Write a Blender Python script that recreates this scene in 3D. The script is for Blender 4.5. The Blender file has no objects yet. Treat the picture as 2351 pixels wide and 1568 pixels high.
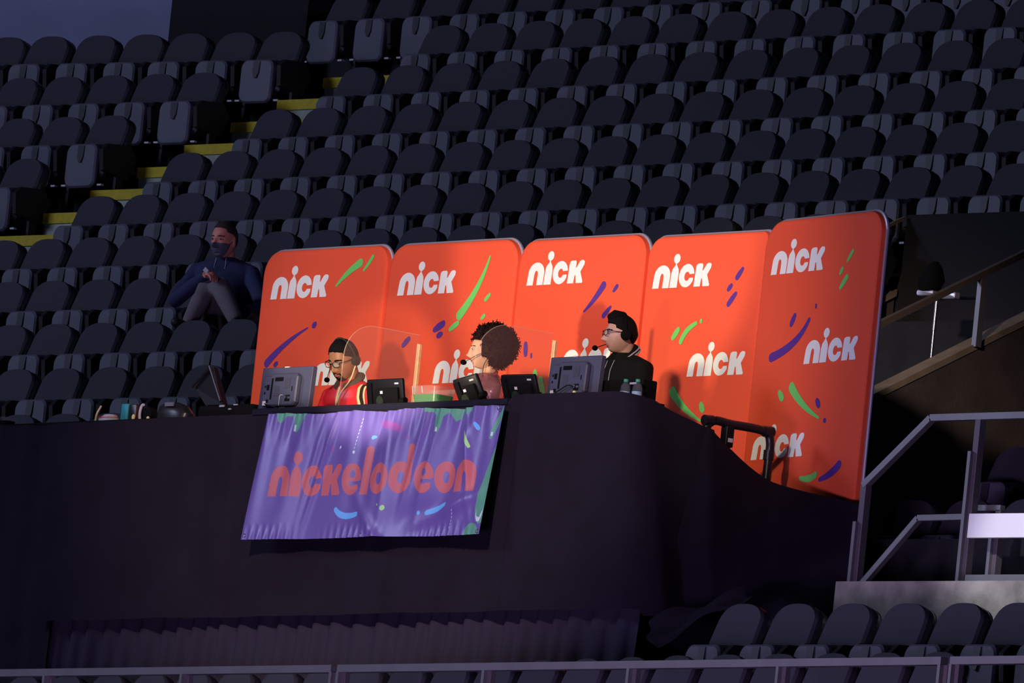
import bpy, math, random
import numpy as np
from mathutils import Vector, Matrix
from mathutils.geometry import tessellate_polygon
from mathutils.bvhtree import BVHTree

R = math.radians
rng = random.Random(7)
scn = bpy.context.scene
col = scn.collection

# ------------------------------------------------------------------ camera
PSI, PIT, ROLL, S, DIST = R(48.02), R(6.56), R(5.91), 358.5, 90.0
L = Vector((-math.sin(PSI)*math.cos(PIT), math.cos(PSI)*math.cos(PIT), math.sin(PIT)))
Rt = Vector((math.cos(PSI), math.sin(PSI), 0)); Up = Rt.cross(L)
R2 = Rt*math.cos(ROLL)+Up*math.sin(ROLL); U2 = Up*math.cos(ROLL)-Rt*math.sin(ROLL)
cd = bpy.data.cameras.new('camera'); cam = bpy.data.objects.new('camera', cd); col.objects.link(cam)
cam.matrix_world = Matrix(((R2.x, U2.x, -L.x, -DIST*L.x), (R2.y, U2.y, -L.y, -DIST*L.y), (R2.z, U2.z, -L.z, -DIST*L.z), (0, 0, 0, 1)))
cd.sensor_width = 36; cd.lens = 36*S*DIST/2351; cd.clip_start = 1; cd.clip_end = 400
scn.camera = cam

# ------------------------------------------------------------------ world, lights, exposure
w = bpy.data.worlds.new('world'); scn.world = w; w.use_nodes = True
bg = w.node_tree.nodes['Background']; bg.inputs[0].default_value = (0.22, 0.28, 0.80, 1); bg.inputs[1].default_value = 0.020
scn.view_settings.view_transform = 'Standard'; scn.view_settings.look = 'None'
scn.view_settings.exposure = 0; scn.view_settings.gamma = 1; scn.view_settings.use_curve_mapping = False

def aim(o, tgt):
    o.rotation_euler = (Vector(tgt)-o.location).to_track_quat('-Z', 'Y').to_euler()
def area(name, loc, tgt, size, power, colr, spread=180):
    d = bpy.data.lights.new(name, 'AREA'); d.shape = 'RECTANGLE'; d.size, d.size_y = size
    d.energy = power; d.color = colr; d.spread = R(spread)
    o = bpy.data.objects.new(name, d); o.location = loc; col.objects.link(o); aim(o, tgt); return o
def spot(name, loc, tgt, ang, power, colr, rad, blend):
    d = bpy.data.lights.new(name, 'SPOT'); d.spot_size = R(ang); d.spot_blend = blend; d.energy = power
    d.color = colr; d.shadow_soft_size = rad
    o = bpy.data.objects.new(name, d); o.location = loc; col.objects.link(o); aim(o, tgt); return o

# frame of the desk, banner and backdrop: turned 5 degrees against the seat rows
A5 = R(-5)
def DF(x, y, z=0.0):
    return Vector((x*math.cos(A5)-y*math.sin(A5), x*math.sin(A5)+y*math.cos(A5), z))

area('arena_wash_light', (-22, -26, 12), (-3, 2, 0.5), (9, 6), 2900, (0.60, 0.66, 1.0))
area('court_glow_light', (10, -16, -5.5), (2.5, -2.5, -2.2), (7, 2), 820, (0.72, 0.50, 1.0))
area('rear_warm_light', (-2, 26, 18), (-2, 4, 2), (8, 3), 1300, (1.0, 0.74, 0.46))  # unseen warm area light high behind the upper rows
spot('front_fill_spot', (13, -21, 5), DF(1.6, -1.5, -.45), 13.5, 13000, (1.0, 0.76, 0.66), .5, .25)
spot('warm_key_light', DF(1.75, -4.35, -1.02), DF(1.85, -0.75, 0.42), 48, 310, (1.0, 0.80, 0.56), 0.07, 0.30)
spot('face_fill_spot', DF(1.75, -3.6, -.50), DF(.32, -1.6, -.42), 20, 170, (1.0, 0.82, 0.55), 0.05, 0.5)  # added unseen spot that brightens the red-jacket man's face
spot('landing_fill_spot', (9.5, -10, 2.5), (6.9, -1.7, -1.65), 9, 2600, (0.90, 0.88, 1.0), .15, .5)  # added unseen spot to lift the white board and the landing

# ------------------------------------------------------------------ materials
def mat(name, c, rough=0.6, metal=0.0, bump=0.0, bscale=200, var=0.0, vscale=5, alpha=1, trans=0, ior=1.45, spec=0.5, emit=None, sheen=0):
    m = bpy.data.materials.new(name); m.use_nodes = True
    nt = m.node_tree; b = nt.nodes['Principled BSDF']
    b.inputs['Base Color'].default_value = (*c, 1); b.inputs['Roughness'].default_value = rough
    b.inputs['Metallic'].default_value = metal; b.inputs['Specular IOR Level'].default_value = spec
    b.inputs['IOR'].default_value = ior
    if trans: b.inputs['Transmission Weight'].default_value = trans
    if alpha < 1: b.inputs['Alpha'].default_value = alpha
    if sheen: b.inputs['Sheen Weight'].default_value = sheen
    if emit: b.inputs['Emission Color'].default_value = (*emit[0], 1); b.inputs['Emission Strength'].default_value = emit[1]
    tc = nt.nodes.new('ShaderNodeTexCoord')
    if var:
        n = nt.nodes.new('ShaderNodeTexNoise'); n.inputs['Scale'].default_value = vscale; n.inputs['Detail'].default_value = 5
        nt.links.new(tc.outputs['Object'], n.inputs['Vector'])
        r = nt.nodes.new('ShaderNodeMapRange'); r.inputs[1].default_value = .3; r.inputs[2].default_value = .7
        r.inputs[3].default_value = 1-var; r.inputs[4].default_value = 1+var
        mx = nt.nodes.new('ShaderNodeVectorMath'); mx.operation = 'SCALE'; mx.inputs[0].default_value = c
        nt.links.new(n.outputs[0], r.inputs[0]); nt.links.new(r.outputs[0], mx.inputs['Scale'])
        nt.links.new(mx.outputs[0], b.inputs['Base Color'])
    if bump:
        n = nt.nodes.new('ShaderNodeTexNoise'); n.inputs['Scale'].default_value = bscale
        nt.links.new(tc.outputs['Object'], n.inputs['Vector'])
        bp = nt.nodes.new('ShaderNodeBump'); bp.inputs['Strength'].default_value = bump; bp.inputs['Distance'].default_value = .01
        nt.links.new(n.outputs[0], bp.inputs['Height']); nt.links.new(bp.outputs[0], b.inputs['Normal'])
    return m

M = {}
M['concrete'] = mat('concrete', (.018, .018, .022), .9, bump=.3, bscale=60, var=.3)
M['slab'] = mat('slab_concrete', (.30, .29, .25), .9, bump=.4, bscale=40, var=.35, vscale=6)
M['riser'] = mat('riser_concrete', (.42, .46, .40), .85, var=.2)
M['yellow'] = mat('yellow_nosing', (.62, .50, .02), .6, var=.1, vscale=20)
M['wall_dark'] = mat('dark_wall', (.014, .014, .017), .9, bump=.2, bscale=30)
M['wall_blue'] = mat('blue_wall', (.23, .25, .40), .8, var=.06, vscale=1)
M['seat_back'] = mat('seat_back_fabric', (.042, .042, .057), .75, bump=.15, bscale=400)
M['seat_shell'] = mat('seat_shell_plastic', (.016, .016, .021), .35, spec=.5)
M['seat_pan'] = mat('seat_pan_plastic', (.125, .132, .172), .5, spec=.5)
M['seat_rib'] = mat('seat_pan_rib', (.040, .042, .055), .5)
M['rim_highlight'] = mat('shell_rim_highlight', (.10, .10, .12), .35)  # paler colour paints a highlight along the shell edge
M['seat_arm'] = mat('seat_arm', (.010, .010, .013), .6)
M['plate'] = mat('number_plate', (.7, .7, .75), .4)
M['drape'] = mat('black_drape', (.0125, .0095, .0195), .95, spec=.2, bump=.2, bscale=300, var=.15, vscale=3)
M['drape2'] = mat('pleated_drape', (.022, .018, .040), .9, bump=.2, bscale=300)
M['orange'] = mat('orange_fabric', (.90, .105, .035), .8, bump=.08, bscale=500)
M['white'] = mat('white_print', (.90, .98, .90), .8)
M['green'] = mat('green_print', (.17, .70, .14), .8)
M['purple'] = mat('purple_print', (.10, .030, .28), .8)
M['tube'] = mat('backdrop_tube', (.62, .62, .70), .35, metal=.6)
M['bn_purple'] = mat('banner_purple', (.135, .100, .40), .32, bump=.05, bscale=300)
M['bn_orange'] = mat('banner_orange', (.50, .12, .15), .42)
M['bn_green'] = mat('banner_green', (.10, .34, .26), .42)
M['bn_lgreen'] = mat('banner_light_green', (.38, .75, .30), .42)
M['bn_blue'] = mat('banner_blue', (.14, .46, 1.0), .42)
M['bn_white'] = mat('banner_white', (.62, .70, .95), .42)
M['bn_pink'] = mat('banner_pink', (.24, .07, .36), .42)
M['eyelet'] = mat('eyelet_metal', (.75, .72, .7), .25, metal=1)
M['steel'] = mat('rail_steel', (.26, .25, .26), .38, metal=.55, var=.08)
M['steel_side'] = mat('rail_side', (.16, .14, .16), .5, metal=.3)
M['black'] = mat('black_plastic', (.009, .009, .012), .45, spec=.2)
M['black2'] = mat('matte_black', (.005, .005, .006), .85, spec=.12)
M['pipe'] = mat('black_pipe', (.014, .014, .018), .32)
M['monitor'] = mat('monitor_grey', (.052, .056, .10), .55, bump=.1, bscale=400)
M['monitor2'] = mat('monitor_recess', (.045, .048, .075), .6)
M['screen'] = mat('screen_glass', (.02, .02, .03), .1)
M['board_white'] = mat('board_white', (.9, .9, .92), .5)
M['label'] = mat('white_label', (.62, .62, .66), .5)
M['wood'] = mat('pine_wood', (.86, .52, .27), .6, var=.18, vscale=30)
M['slime'] = mat('green_slime', (.0, .22, .04), .25)
M['clear'] = mat('clear_plastic', (.60, .58, .55), .2, alpha=.10)
M['acrylic'] = mat('acrylic_sheet', (.55, .36, .30), .25, alpha=.07, spec=.2)
M['acrylic_edge'] = mat('acrylic_edge', (.95, .80, .62), .15, alpha=.2)
M['bottle'] = mat('bottle_plastic', (.25, .30, .38), .06, alpha=.16)
M['bottle_label'] = mat('bottle_label', (.30, .46, .80), .5)
M['cap'] = mat('bottle_cap', (.03, .30, .17), .5)
M['teal'] = mat('teal_plastic', (.02, .30, .34), .5)
M['red'] = mat('red_satin', (.86, .022, .030), .38, bump=.05, bscale=40)
M['olive'] = mat('olive_knit', (.085, .075, .045), .9)
M['cream'] = mat('cream_trim', (.92, .86, .42), .6)
M['jblack'] = mat('black_jacket', (.008, .009, .008), .8, spec=.15, bump=.1, bscale=60)
M['jwhite'] = mat('white_trim', (.5, .52, .55), .6)
M['tee'] = mat('grey_green_tee', (.17, .20, .15), .9)
M['rose'] = mat('rose_satin', (.40, .15, .19), .24, metal=.6, bump=.9, bscale=14)
M['navy'] = mat('navy_jacket', (.035, .045, .115), .85, bump=.1, bscale=80)
M['trousers'] = mat('grey_trousers', (.21, .19, .20), .9, bump=.1, bscale=120)
M['shoe'] = mat('black_shoe', (.02, .02, .02), .5)
M['mask'] = mat('grey_mask', (.10, .12, .15), .8)
M['skin_brown'] = mat('brown_skin', (.36, .165, .08), .48, var=.08, vscale=40)
M['skin_tan'] = mat('tan_skin', (.62, .36, .21), .5, var=.06, vscale=40)
M['skin_light'] = mat('light_skin', (.60, .36, .26), .5, var=.06, vscale=40)
M['skin_ruddy'] = mat('ruddy_skin', (.82, .33, .22), .55, var=.08, vscale=40)
M['hair'] = mat('black_hair', (.006, .005, .005), .75, spec=.15, bump=.5, bscale=250)
M['curl'] = mat('curly_hair', (.016, .007, .006), .8, spec=.15)
M['brownhair'] = mat('short_brown_hair', (.05, .03, .022), .8)
M['lips'] = mat('lip', (.42, .12, .10), .45)
M['lips_dark'] = mat('lip_dark', (.30, .10, .08), .45)
M['eye'] = mat('eye_white', (.45, .40, .36), .2)
M['iris'] = mat('eye_iris', (.03, .018, .012), .15)
M['frame'] = mat('glasses_frame', (.012, .010, .010), .25)
M['lens'] = mat('glasses_lens', (.85, .9, .85), .05, alpha=.22, spec=1.0)
M['head_green'] = mat('headset_plastic', (.022, .032, .024), .4, spec=.3)
M['foam'] = mat('mic_foam', (.004, .004, .005), .95, spec=.1)
M['pink'] = mat('pink_liquid', (.85, .30, .28), .4)
M['cable_orange'] = mat('orange_cable', (.85, .16, .05), .5)
M['cable'] = mat('black_cable', (.012, .012, .012), .4)
M['cable_white'] = mat('white_cable', (.6, .6, .6), .5)

# ------------------------------------------------------------------ mesh helpers
class MB:
    def __init__(s): s.v = []; s.f = []; s.m = []
    def add(s, V, F, mi=0):
        o = len(s.v); s.v += [tuple(p) for p in V]; s.f += [tuple(i+o for i in f) for f in F]
        s.m += [mi]*len(F); return s
    def box(s, a, b, mi=0, M4=None):
        x0, y0, z0 = a; x1, y1, z1 = b
        V = [(x0, y0, z0), (x1, y0, z0), (x1, y1, z0), (x0, y1, z0), (x0, y0, z1), (x1, y0, z1), (x1, y1, z1), (x0, y1, z1)]
        if M4 is not None: V = [M4 @ Vector(p) for p in V]
        return s.add(V, [(3, 2, 1, 0), (4, 5, 6, 7), (0, 1, 5, 4), (1, 2, 6, 5), (2, 3, 7, 6), (3, 0, 4, 7)], mi)
    def bbox(s, a, b, r, mi=0, M4=None):      # box with rounded outline in x/z, bevelled front
        x0, y0, z0 = a; x1, y1, z1 = b
        o = rrect(x0, z0, x1, z1, r)
        return s.prism(o, y0, y1, min(r*.4, (y1-y0)*.3), mi, M4)
    def prism(s, o, y0, y1, bev=0, mi=0, M4=None):   # outline in x/z (ccw seen from -y), extruded along y
        n = len(o); cx = sum(p[0] for p in o)/n; cz = sum(p[1] for p in o)/n
        def ring(y, k): return [(p[0]-(p[0]-cx)*k[0], y, p[1]-(p[1]-cz)*k[1]) for p in o]
        wx = max(abs(p[0]-cx) for p in o); wz = max(abs(p[1]-cz) for p in o)
        kb = (bev/wx, bev/wz)
        rs = [ring(y0, kb), ring(y0+bev, (0, 0)), ring(y1-bev, (0, 0)), ring(y1, kb)] if bev else [ring(y0, (0, 0)), ring(y1, (0, 0))]
        V = sum(rs, []); F = []
        for k in range(len(rs)-1):
            for i in range(n):
                j = (i+1) % n; F.append((k*n+i, (k+1)*n+i, (k+1)*n+j, k*n+j))
        F.append(tuple(range(n))); F.append(tuple(reversed(range((len(rs)-1)*n, len(rs)*n))))
        if M4 is not None: V = [M4 @ Vector(p) for p in V]
        return s.add(V, F, mi)
    def tube(s, pts, rad, seg=8, mi=0, closed=False, flat=1.0):
        pts = [Vector(p) for p in pts]; n = len(pts)
        if not hasattr(rad, '__len__'): rad = [rad]*n
        V = []; F = []; up = None
        for i, p in enumerate(pts):
            a = pts[i-1] if (i or closed) else p; b = pts[(i+1) % n] if (i < n-1 or closed) else p
            t = (b-a).normalized()
            if up is None: up = t.orthogonal().normalized()
            up = (up-t*up.dot(t)).normalized(); sd = t.cross(up)
            for k in range(seg):
                an = 2*math.pi*k/seg; V.append(p+(up*math.cos(an)*flat+sd*math.sin(an))*rad[i])
        m = n if closed else n-1
        for i in range(m):
            for k in range(seg):
                j = (i+1) % n; F.append((i*seg+k, i*seg+(k+1) % seg, j*seg+(k+1) % seg, j*seg+k))
        if not closed:
            F.append(tuple(reversed(range(seg)))); F.append(tuple(range((n-1)*seg, n*seg)))
        return s.add(V, F, mi)
    def capsule(s, pts, rad, seg=14, mi=0):       # tube with round ends
        pts = [Vector(p) for p in pts]; rad = list(rad) if hasattr(rad, '__len__') else [rad]*len(pts)
        a = (pts[0]-pts[1]).normalized(); b = (pts[-1]-pts[-2]).normalized()
        P = []; Q = []
        for t in (80, 50, 25): P.append(pts[0]+a*rad[0]*math.sin(R(t))); Q.append(rad[0]*math.cos(R(t)))
        P += pts; Q += rad
        for t in (25, 50, 80): P.append(pts[-1]+b*rad[-1]*math.sin(R(t))); Q.append(rad[-1]*math.cos(R(t)))
        return s.tube(P, Q, seg, mi)
    def rings(s, rs, mi=0, n=24, M4=None, p=2.3):       # rs: (center xyz, rx, ry) stack
        V = []; F = []
        for c, rx, ry in rs:
            for k in range(n):
                a = 2*math.pi*k/n; ca, sa = math.cos(a), math.sin(a)
                V.append((c[0]+rx*math.copysign(abs(ca)**(2/p), ca), c[1]+ry*math.copysign(abs(sa)**(2/p), sa), c[2]))
        for i in range(len(rs)-1):
            for k in range(n): F.append((i*n+k, i*n+(k+1) % n, (i+1)*n+(k+1) % n, (i+1)*n+k))
        F.append(tuple(reversed(range(n)))); F.append(tuple(range((len(rs)-1)*n, len(rs)*n)))
        if M4 is not None: V = [M4 @ Vector(q) for q in V]
        return s.add(V, F, mi)
    def ell(s, c, r, nu=16, nv=12, mi=0, M4=None):
        rs = []
        for i in range(nv+1):
            t = math.pi*(i+.02)/(nv+.04); rs.append(((c[0], c[1], c[2]-r[2]*math.cos(t)), r[0]*math.sin(t), r[1]*math.sin(t)))
        return s.rings(rs, mi, nu, M4, 2)
    def lathe(s, prof, c=(0, 0, 0), n=20, mi=0, M4=None):
        return s.rings([((c[0], c[1], c[2]+z), r, r) for r, z in prof], mi, n, M4, 2)
    def grid(s, fn, nu, nv, mi=0, mfn=None):
        o = len(s.v)
        for j in range(nv+1):
            for i in range(nu+1): s.v.append(tuple(fn(i/nu, j/nv)))
        for j in range(nv):
            for i in range(nu):
                a = o+j*(nu+1)+i; s.f.append((a, a+1, a+nu+2, a+nu+1)); s.m.append(mfn(i, j) if mfn else mi)
        return s
    def mesh(s, name, mats):
        me = bpy.data.meshes.new(name); me.from_pydata(s.v, [], s.f)
        for m in mats: me.materials.append(M[m] if isinstance(m, str) else m)
        if len(mats) > 1: me.polygons.foreach_set('material_index', s.m)
        return me
    def obj(s, name, mats, parent=None, smooth=True, ang=40):
        if isinstance(mats, str): mats = [mats]
        me = s.mesh(name, mats)
        if smooth:
            me.polygons.foreach_set('use_smooth', [True]*len(me.polygons))
            try: me.set_sharp_from_angle(angle=R(ang))
            except Exception: pass
        return link(name, me, parent)
def link(name, data, parent=None):
    o = bpy.data.objects.new(name, data); col.objects.link(o)
    if parent is not None: o.parent = parent
    return o
def tag(o, label=None, cat=None, group=None, kind=None):
    if label: o['label'] = label
    if cat: o['category'] = cat
    if group: o['group'] = group
    if kind: o['kind'] = kind
    return o
def thing(name, label, cat, loc=(0, 0, 0), rz=0, group=None):
    o = bpy.data.objects.new(name, None); col.objects.link(o); o.location = loc; o.rotation_euler = (0, 0, rz)
    o.empty_display_size = .1
    return tag(o, label, cat, group)
def rrect(x0, z0, x1, z1, r, n=6):
    o = []
    for cx, cz, a0 in ((x1-r, z1-r, 0), (x0+r, z1-r, 90), (x0+r, z0+r, 180), (x1-r, z0+r, 270)):
        for k in range(n+1):
            a = R(a0+90*k/n); o.append((cx+r*math.cos(a), cz+r*math.sin(a)))
    return o
def bez(P, n=12):
    out = []
    for k in range(n+1):
        t = k/n; Q = [Vector(p) for p in P]
        while len(Q) > 1: Q = [Q[i].lerp(Q[i+1], t) for i in range(len(Q)-1)]
        out.append(Q[0])
    return out
def spline(P, n=6):      # catmull-rom through points
    P = [Vector(p) for p in P]; Q = [P[0]*2-P[1]]+P+[P[-1]*2-P[-2]]; out = []
    for i in range(1, len(Q)-2):
        for k in range(n):
            t = k/n; a, b, c, d = Q[i-1:i+3]
            out.append(.5*((2*b)+(c-a)*t+(2*a-5*b+4*c-d)*t*t+(3*b-a-3*c+d)*t**3))
    return out+[P[-1]]
def rotm(o, rz):
    return Matrix.Translation(Vector(o)) @ Matrix.Rotation(rz, 4, 'Z')

# ------------------------------------------------------------------ lettering (outlines, baseline 0, x-height 1)
def arc(cx, cz, rx, rz, a0, a1, n=16):
    return [(cx+rx*math.cos(R(a0+(a1-a0)*k/n)), cz+rz*math.sin(R(a0+(a1-a0)*k/n))) for k in range(n+1)]
def G_n():
    return .76, [[(.29, 0), (.31, .42)]+arc(.39, .47, .075, .17, 175, 5, 8)+[(.465, .42), (.455, 0), (.745, 0), (.76, .50)]+arc(.395, .52, .365, .48, 8, 172, 16)+[(.025, .45), (0, 0)]]
def G_i():
    return .36, [[(0, 0), (.34, 0), (.355, .62), (.33, .80), (.235, .98), (.22, 1.04)]+arc(.205, 1.26, .145, .21, -50, 230, 18)+[(.18, 1.04), (.165, .98), (.05, .80), (.02, .62)]]
def G_c():
    return .70, [arc(.35, .5, .345, .51, 8, 352-18, 30)+[(.655, .40), (.50, .40)]+arc(.37, .47, .115, .20, -25, -310, 18)+[(.47, .56)]]
def G_e():
    return .70, [arc(.35, .5, .345, .51, -2, 320, 30)+[(.60, .33), (.47, .33)]+arc(.37, .40, .10, .13, -40, -170, 8)+[(.28, .44), (.60, .44)],
                 arc(.365, .66, .085, .13, 0, 360, 14)[:-1]]
def G_o():
    return .72, [arc(.36, .5, .355, .51, 0, 360, 30)[:-1], arc(.37, .5, .105, .20, 0, 360, 16)[:-1]]
def G_k():
    return .73, [[(0, 0), (.29, 0), (.31, .33), (.345, .36), (.405, 0), (.69, 0), (.71, .06), (.56, .50), (.70, .80), (.71, .93), (.66, 1.0), (.56, 1.01), (.48, .95), (.355, .68), (.33, .70), (.335, .93), (.29, 1.0), (.12, 1.0), (.04, .95), (.02, .85)]]
def G_l():
    return .34, [[(0, 0), (.30, 0), (.33, .8), (.35, 1.40)]+arc(.215, 1.44, .135, .13, 0, 180, 10)+[(.07, 1.35), (.03, .7)]]
def G_d():
    return .80, [arc(.35, .5, .345, .51, -80, -300, 26)+[(.52, .96), (.535, 1.40)]+arc(.665, 1.45, .125, .12, 180, 0, 10)+[(.785, 1.35), (.74, .5), (.72, .30), (.60, .08), (.45, 0)],
                 arc(.37, .5, .10, .20, 0, 360, 16)[:-1]]
GL = dict(n=G_n, i=G_i, c=G_c, k=G_k, e=G_e, l=G_l, o=G_o, d=G_d)
def word(txt, gap):
    x = 0; out = []
    for ch in txt:
        wd, ol = GL[ch](); out.append([[(p[0]+x, p[1]) for p in o] for o in ol]); x += wd+gap
    return x-gap, out
def flat_poly(mb, loops, place, mi):
    vs = [[Vector((p[0], p[1], 0)) for p in lp] for lp in loops]
    tri = tessellate_polygon(vs); fl = [p for lp in loops for p in lp]
    V = [place(*p) for p in fl]; F = []
    for t in tri:
        a, b, c = (V[i] for i in t)
        F.append(tuple(t))
    mb.add(V, F, mi)
def blob_outline(x0, z0, r0, xm, zm, x1, z1, r1, n=12):
    # tapered, bent stroke; control point so the curve passes (xm, zm)
    cx, cz = 2*xm-(x0+x1)/2, 2*zm-(z0+z1)/2; Lf = []; Rg = []
    for k in range(n+1):
        t = k/n; x = (1-t)**2*x0+2*t*(1-t)*cx+t*t*x1; z = (1-t)**2*z0+2*t*(1-t)*cz+t*t*z1
        dx = 2*(1-t)*(cx-x0)+2*t*(x1-cx); dz = 2*(1-t)*(cz-z0)+2*t*(z1-cz); l = math.hypot(dx, dz) or 1
        r = r0+(r1-r0)*t+math.sin(math.pi*t)*min(r0, r1)*.25
        Lf.append((x-dz/l*r, z+dx/l*r)); Rg.append((x+dz/l*r, z-dx/l*r))
        if k == 0: d0 = math.atan2(dz, dx)
        if k == n: d1 = math.atan2(dz, dx)
    c0 = [(x0+r0*math.cos(d0+math.pi/2+math.pi*j/8), z0+r0*math.sin(d0+math.pi/2+math.pi*j/8)) for j in range(1, 8)]
    c1 = [(x1+r1*math.cos(d1-math.pi/2+math.pi*j/8), z1+r1*math.sin(d1-math.pi/2+math.pi*j/8)) for j in range(1, 8)]
    return Lf[:1]+c0+Rg+c1+Lf[:0:-1]

# ================================================================== SETTING
def row_floor(r): return -.697+.447*r
def row_y(r): return 1.6+.8*r
fl = MB()
for r in range(-7, 11):
    z = row_floor(r); y0 = row_y(r)-.65; y1 = y0+.8
    segs = [(-24, 12)]
    if -1 <= r <= 3: segs = [(-24, 1.7)]
    if r == -4: segs = [(-24, 12)]
    if r == -6 or r == -7: z -= .05
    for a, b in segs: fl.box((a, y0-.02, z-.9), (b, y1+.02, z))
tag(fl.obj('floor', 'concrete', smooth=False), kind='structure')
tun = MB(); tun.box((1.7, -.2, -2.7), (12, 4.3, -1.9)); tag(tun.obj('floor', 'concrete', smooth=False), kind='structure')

# back walls
wb = MB(); wb.box((-13.92, 8.72, 2.6), (-12.35, 8.95, 7)); wb.box((-14.5, 10.3, 2.6), (13, 10.6, 9))
tag(wb.obj('wall_back', 'wall_dark', smooth=False), kind='structure')
wl = MB(); wl.box((-17.5, 9.0, 2.6), (-13.8, 9.15, 7)); tag(wl.obj('wall_left', 'wall_blue', smooth=False), kind='structure')
# black entry wall and sloping curb walls beside the entry steps
we = MB(); we.box((-.80, 4.12, .2), (9, 4.2, 1.50)); tag(we.obj('wall_right', 'wall_dark', smooth=False), kind='structure')
def slopewall(name, x0, x1, pts, depth, m, lo=None):
    mb = MB(); n = len(pts)
    V = [(x, y, z) for x in (x0, x1) for y, z in pts]+[(x, y, (z-depth if lo is None else lo)) for x in (x0, x1) for y, z in pts]
    F = []
    for i in range(n-1):
        F += [(i, i+1, n+i+1, n+i), (2*n+i, 3*n+i, 3*n+i+1, 2*n+i+1), (i, 2*n+i, 2*n+i+1, i+1), (n+i, n+i+1, 3*n+i+1, 3*n+i)]
    F += [(0, n, 3*n, 2*n), (n-1, 3*n-1, 4*n-1, 2*n-1)]
    mb.add(V, F); return mb.obj(name, m, smooth=False)
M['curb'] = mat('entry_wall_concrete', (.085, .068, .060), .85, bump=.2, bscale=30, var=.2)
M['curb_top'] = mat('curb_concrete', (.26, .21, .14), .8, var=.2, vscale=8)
sl = .545/1.32
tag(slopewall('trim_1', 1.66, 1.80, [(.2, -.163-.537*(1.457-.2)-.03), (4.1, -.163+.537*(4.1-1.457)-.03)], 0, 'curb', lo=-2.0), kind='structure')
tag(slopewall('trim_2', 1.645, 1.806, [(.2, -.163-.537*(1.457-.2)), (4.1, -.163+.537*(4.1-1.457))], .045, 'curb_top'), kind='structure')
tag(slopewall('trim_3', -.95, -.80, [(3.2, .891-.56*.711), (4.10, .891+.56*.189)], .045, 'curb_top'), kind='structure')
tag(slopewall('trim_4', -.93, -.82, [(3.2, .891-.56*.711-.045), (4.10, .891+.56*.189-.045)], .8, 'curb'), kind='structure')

# landing and slab at lower right
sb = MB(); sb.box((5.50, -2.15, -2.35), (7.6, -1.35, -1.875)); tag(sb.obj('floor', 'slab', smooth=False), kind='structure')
lb = MB(); lb.box((6.155, -1.72, -1.875), (7.4, -1.40, -1.775)); tag(lb.obj('trim_5', 'steel', smooth=False), kind='structure')

pw = MB(); pw.box((4.78, -1.34, -2.4), (7.5, -1.30, -1.50)); tag(pw.obj('shade_panel', 'wall_dark', smooth=False), kind='structure')  # added black panel standing in for deep shade over the railing seats
# aisle steps with yellow nosings
st = thing('aisle_stairs', 'flight of concrete aisle steps with yellow painted edges climbing between the two seat blocks', 'stairs', (-10.9, 5.3, 1.6))
for k in range(8):
    y = 5.14+.4257*k; z = -.697+.559*(y+.24-.95)-.041
    half = k % 2 == 1
    mb = MB(); mb.box((-11.38, y, z-.34), (-10.15, y+.5, z-.004))
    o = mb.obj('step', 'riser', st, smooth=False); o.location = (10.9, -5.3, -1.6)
    nb = MB(); nb.box((-11.39, y-.014, z-.072), (-10.14, y+.05, z+.004))
    o2 = nb.obj('nosing', 'yellow', o, smooth=False)

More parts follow.
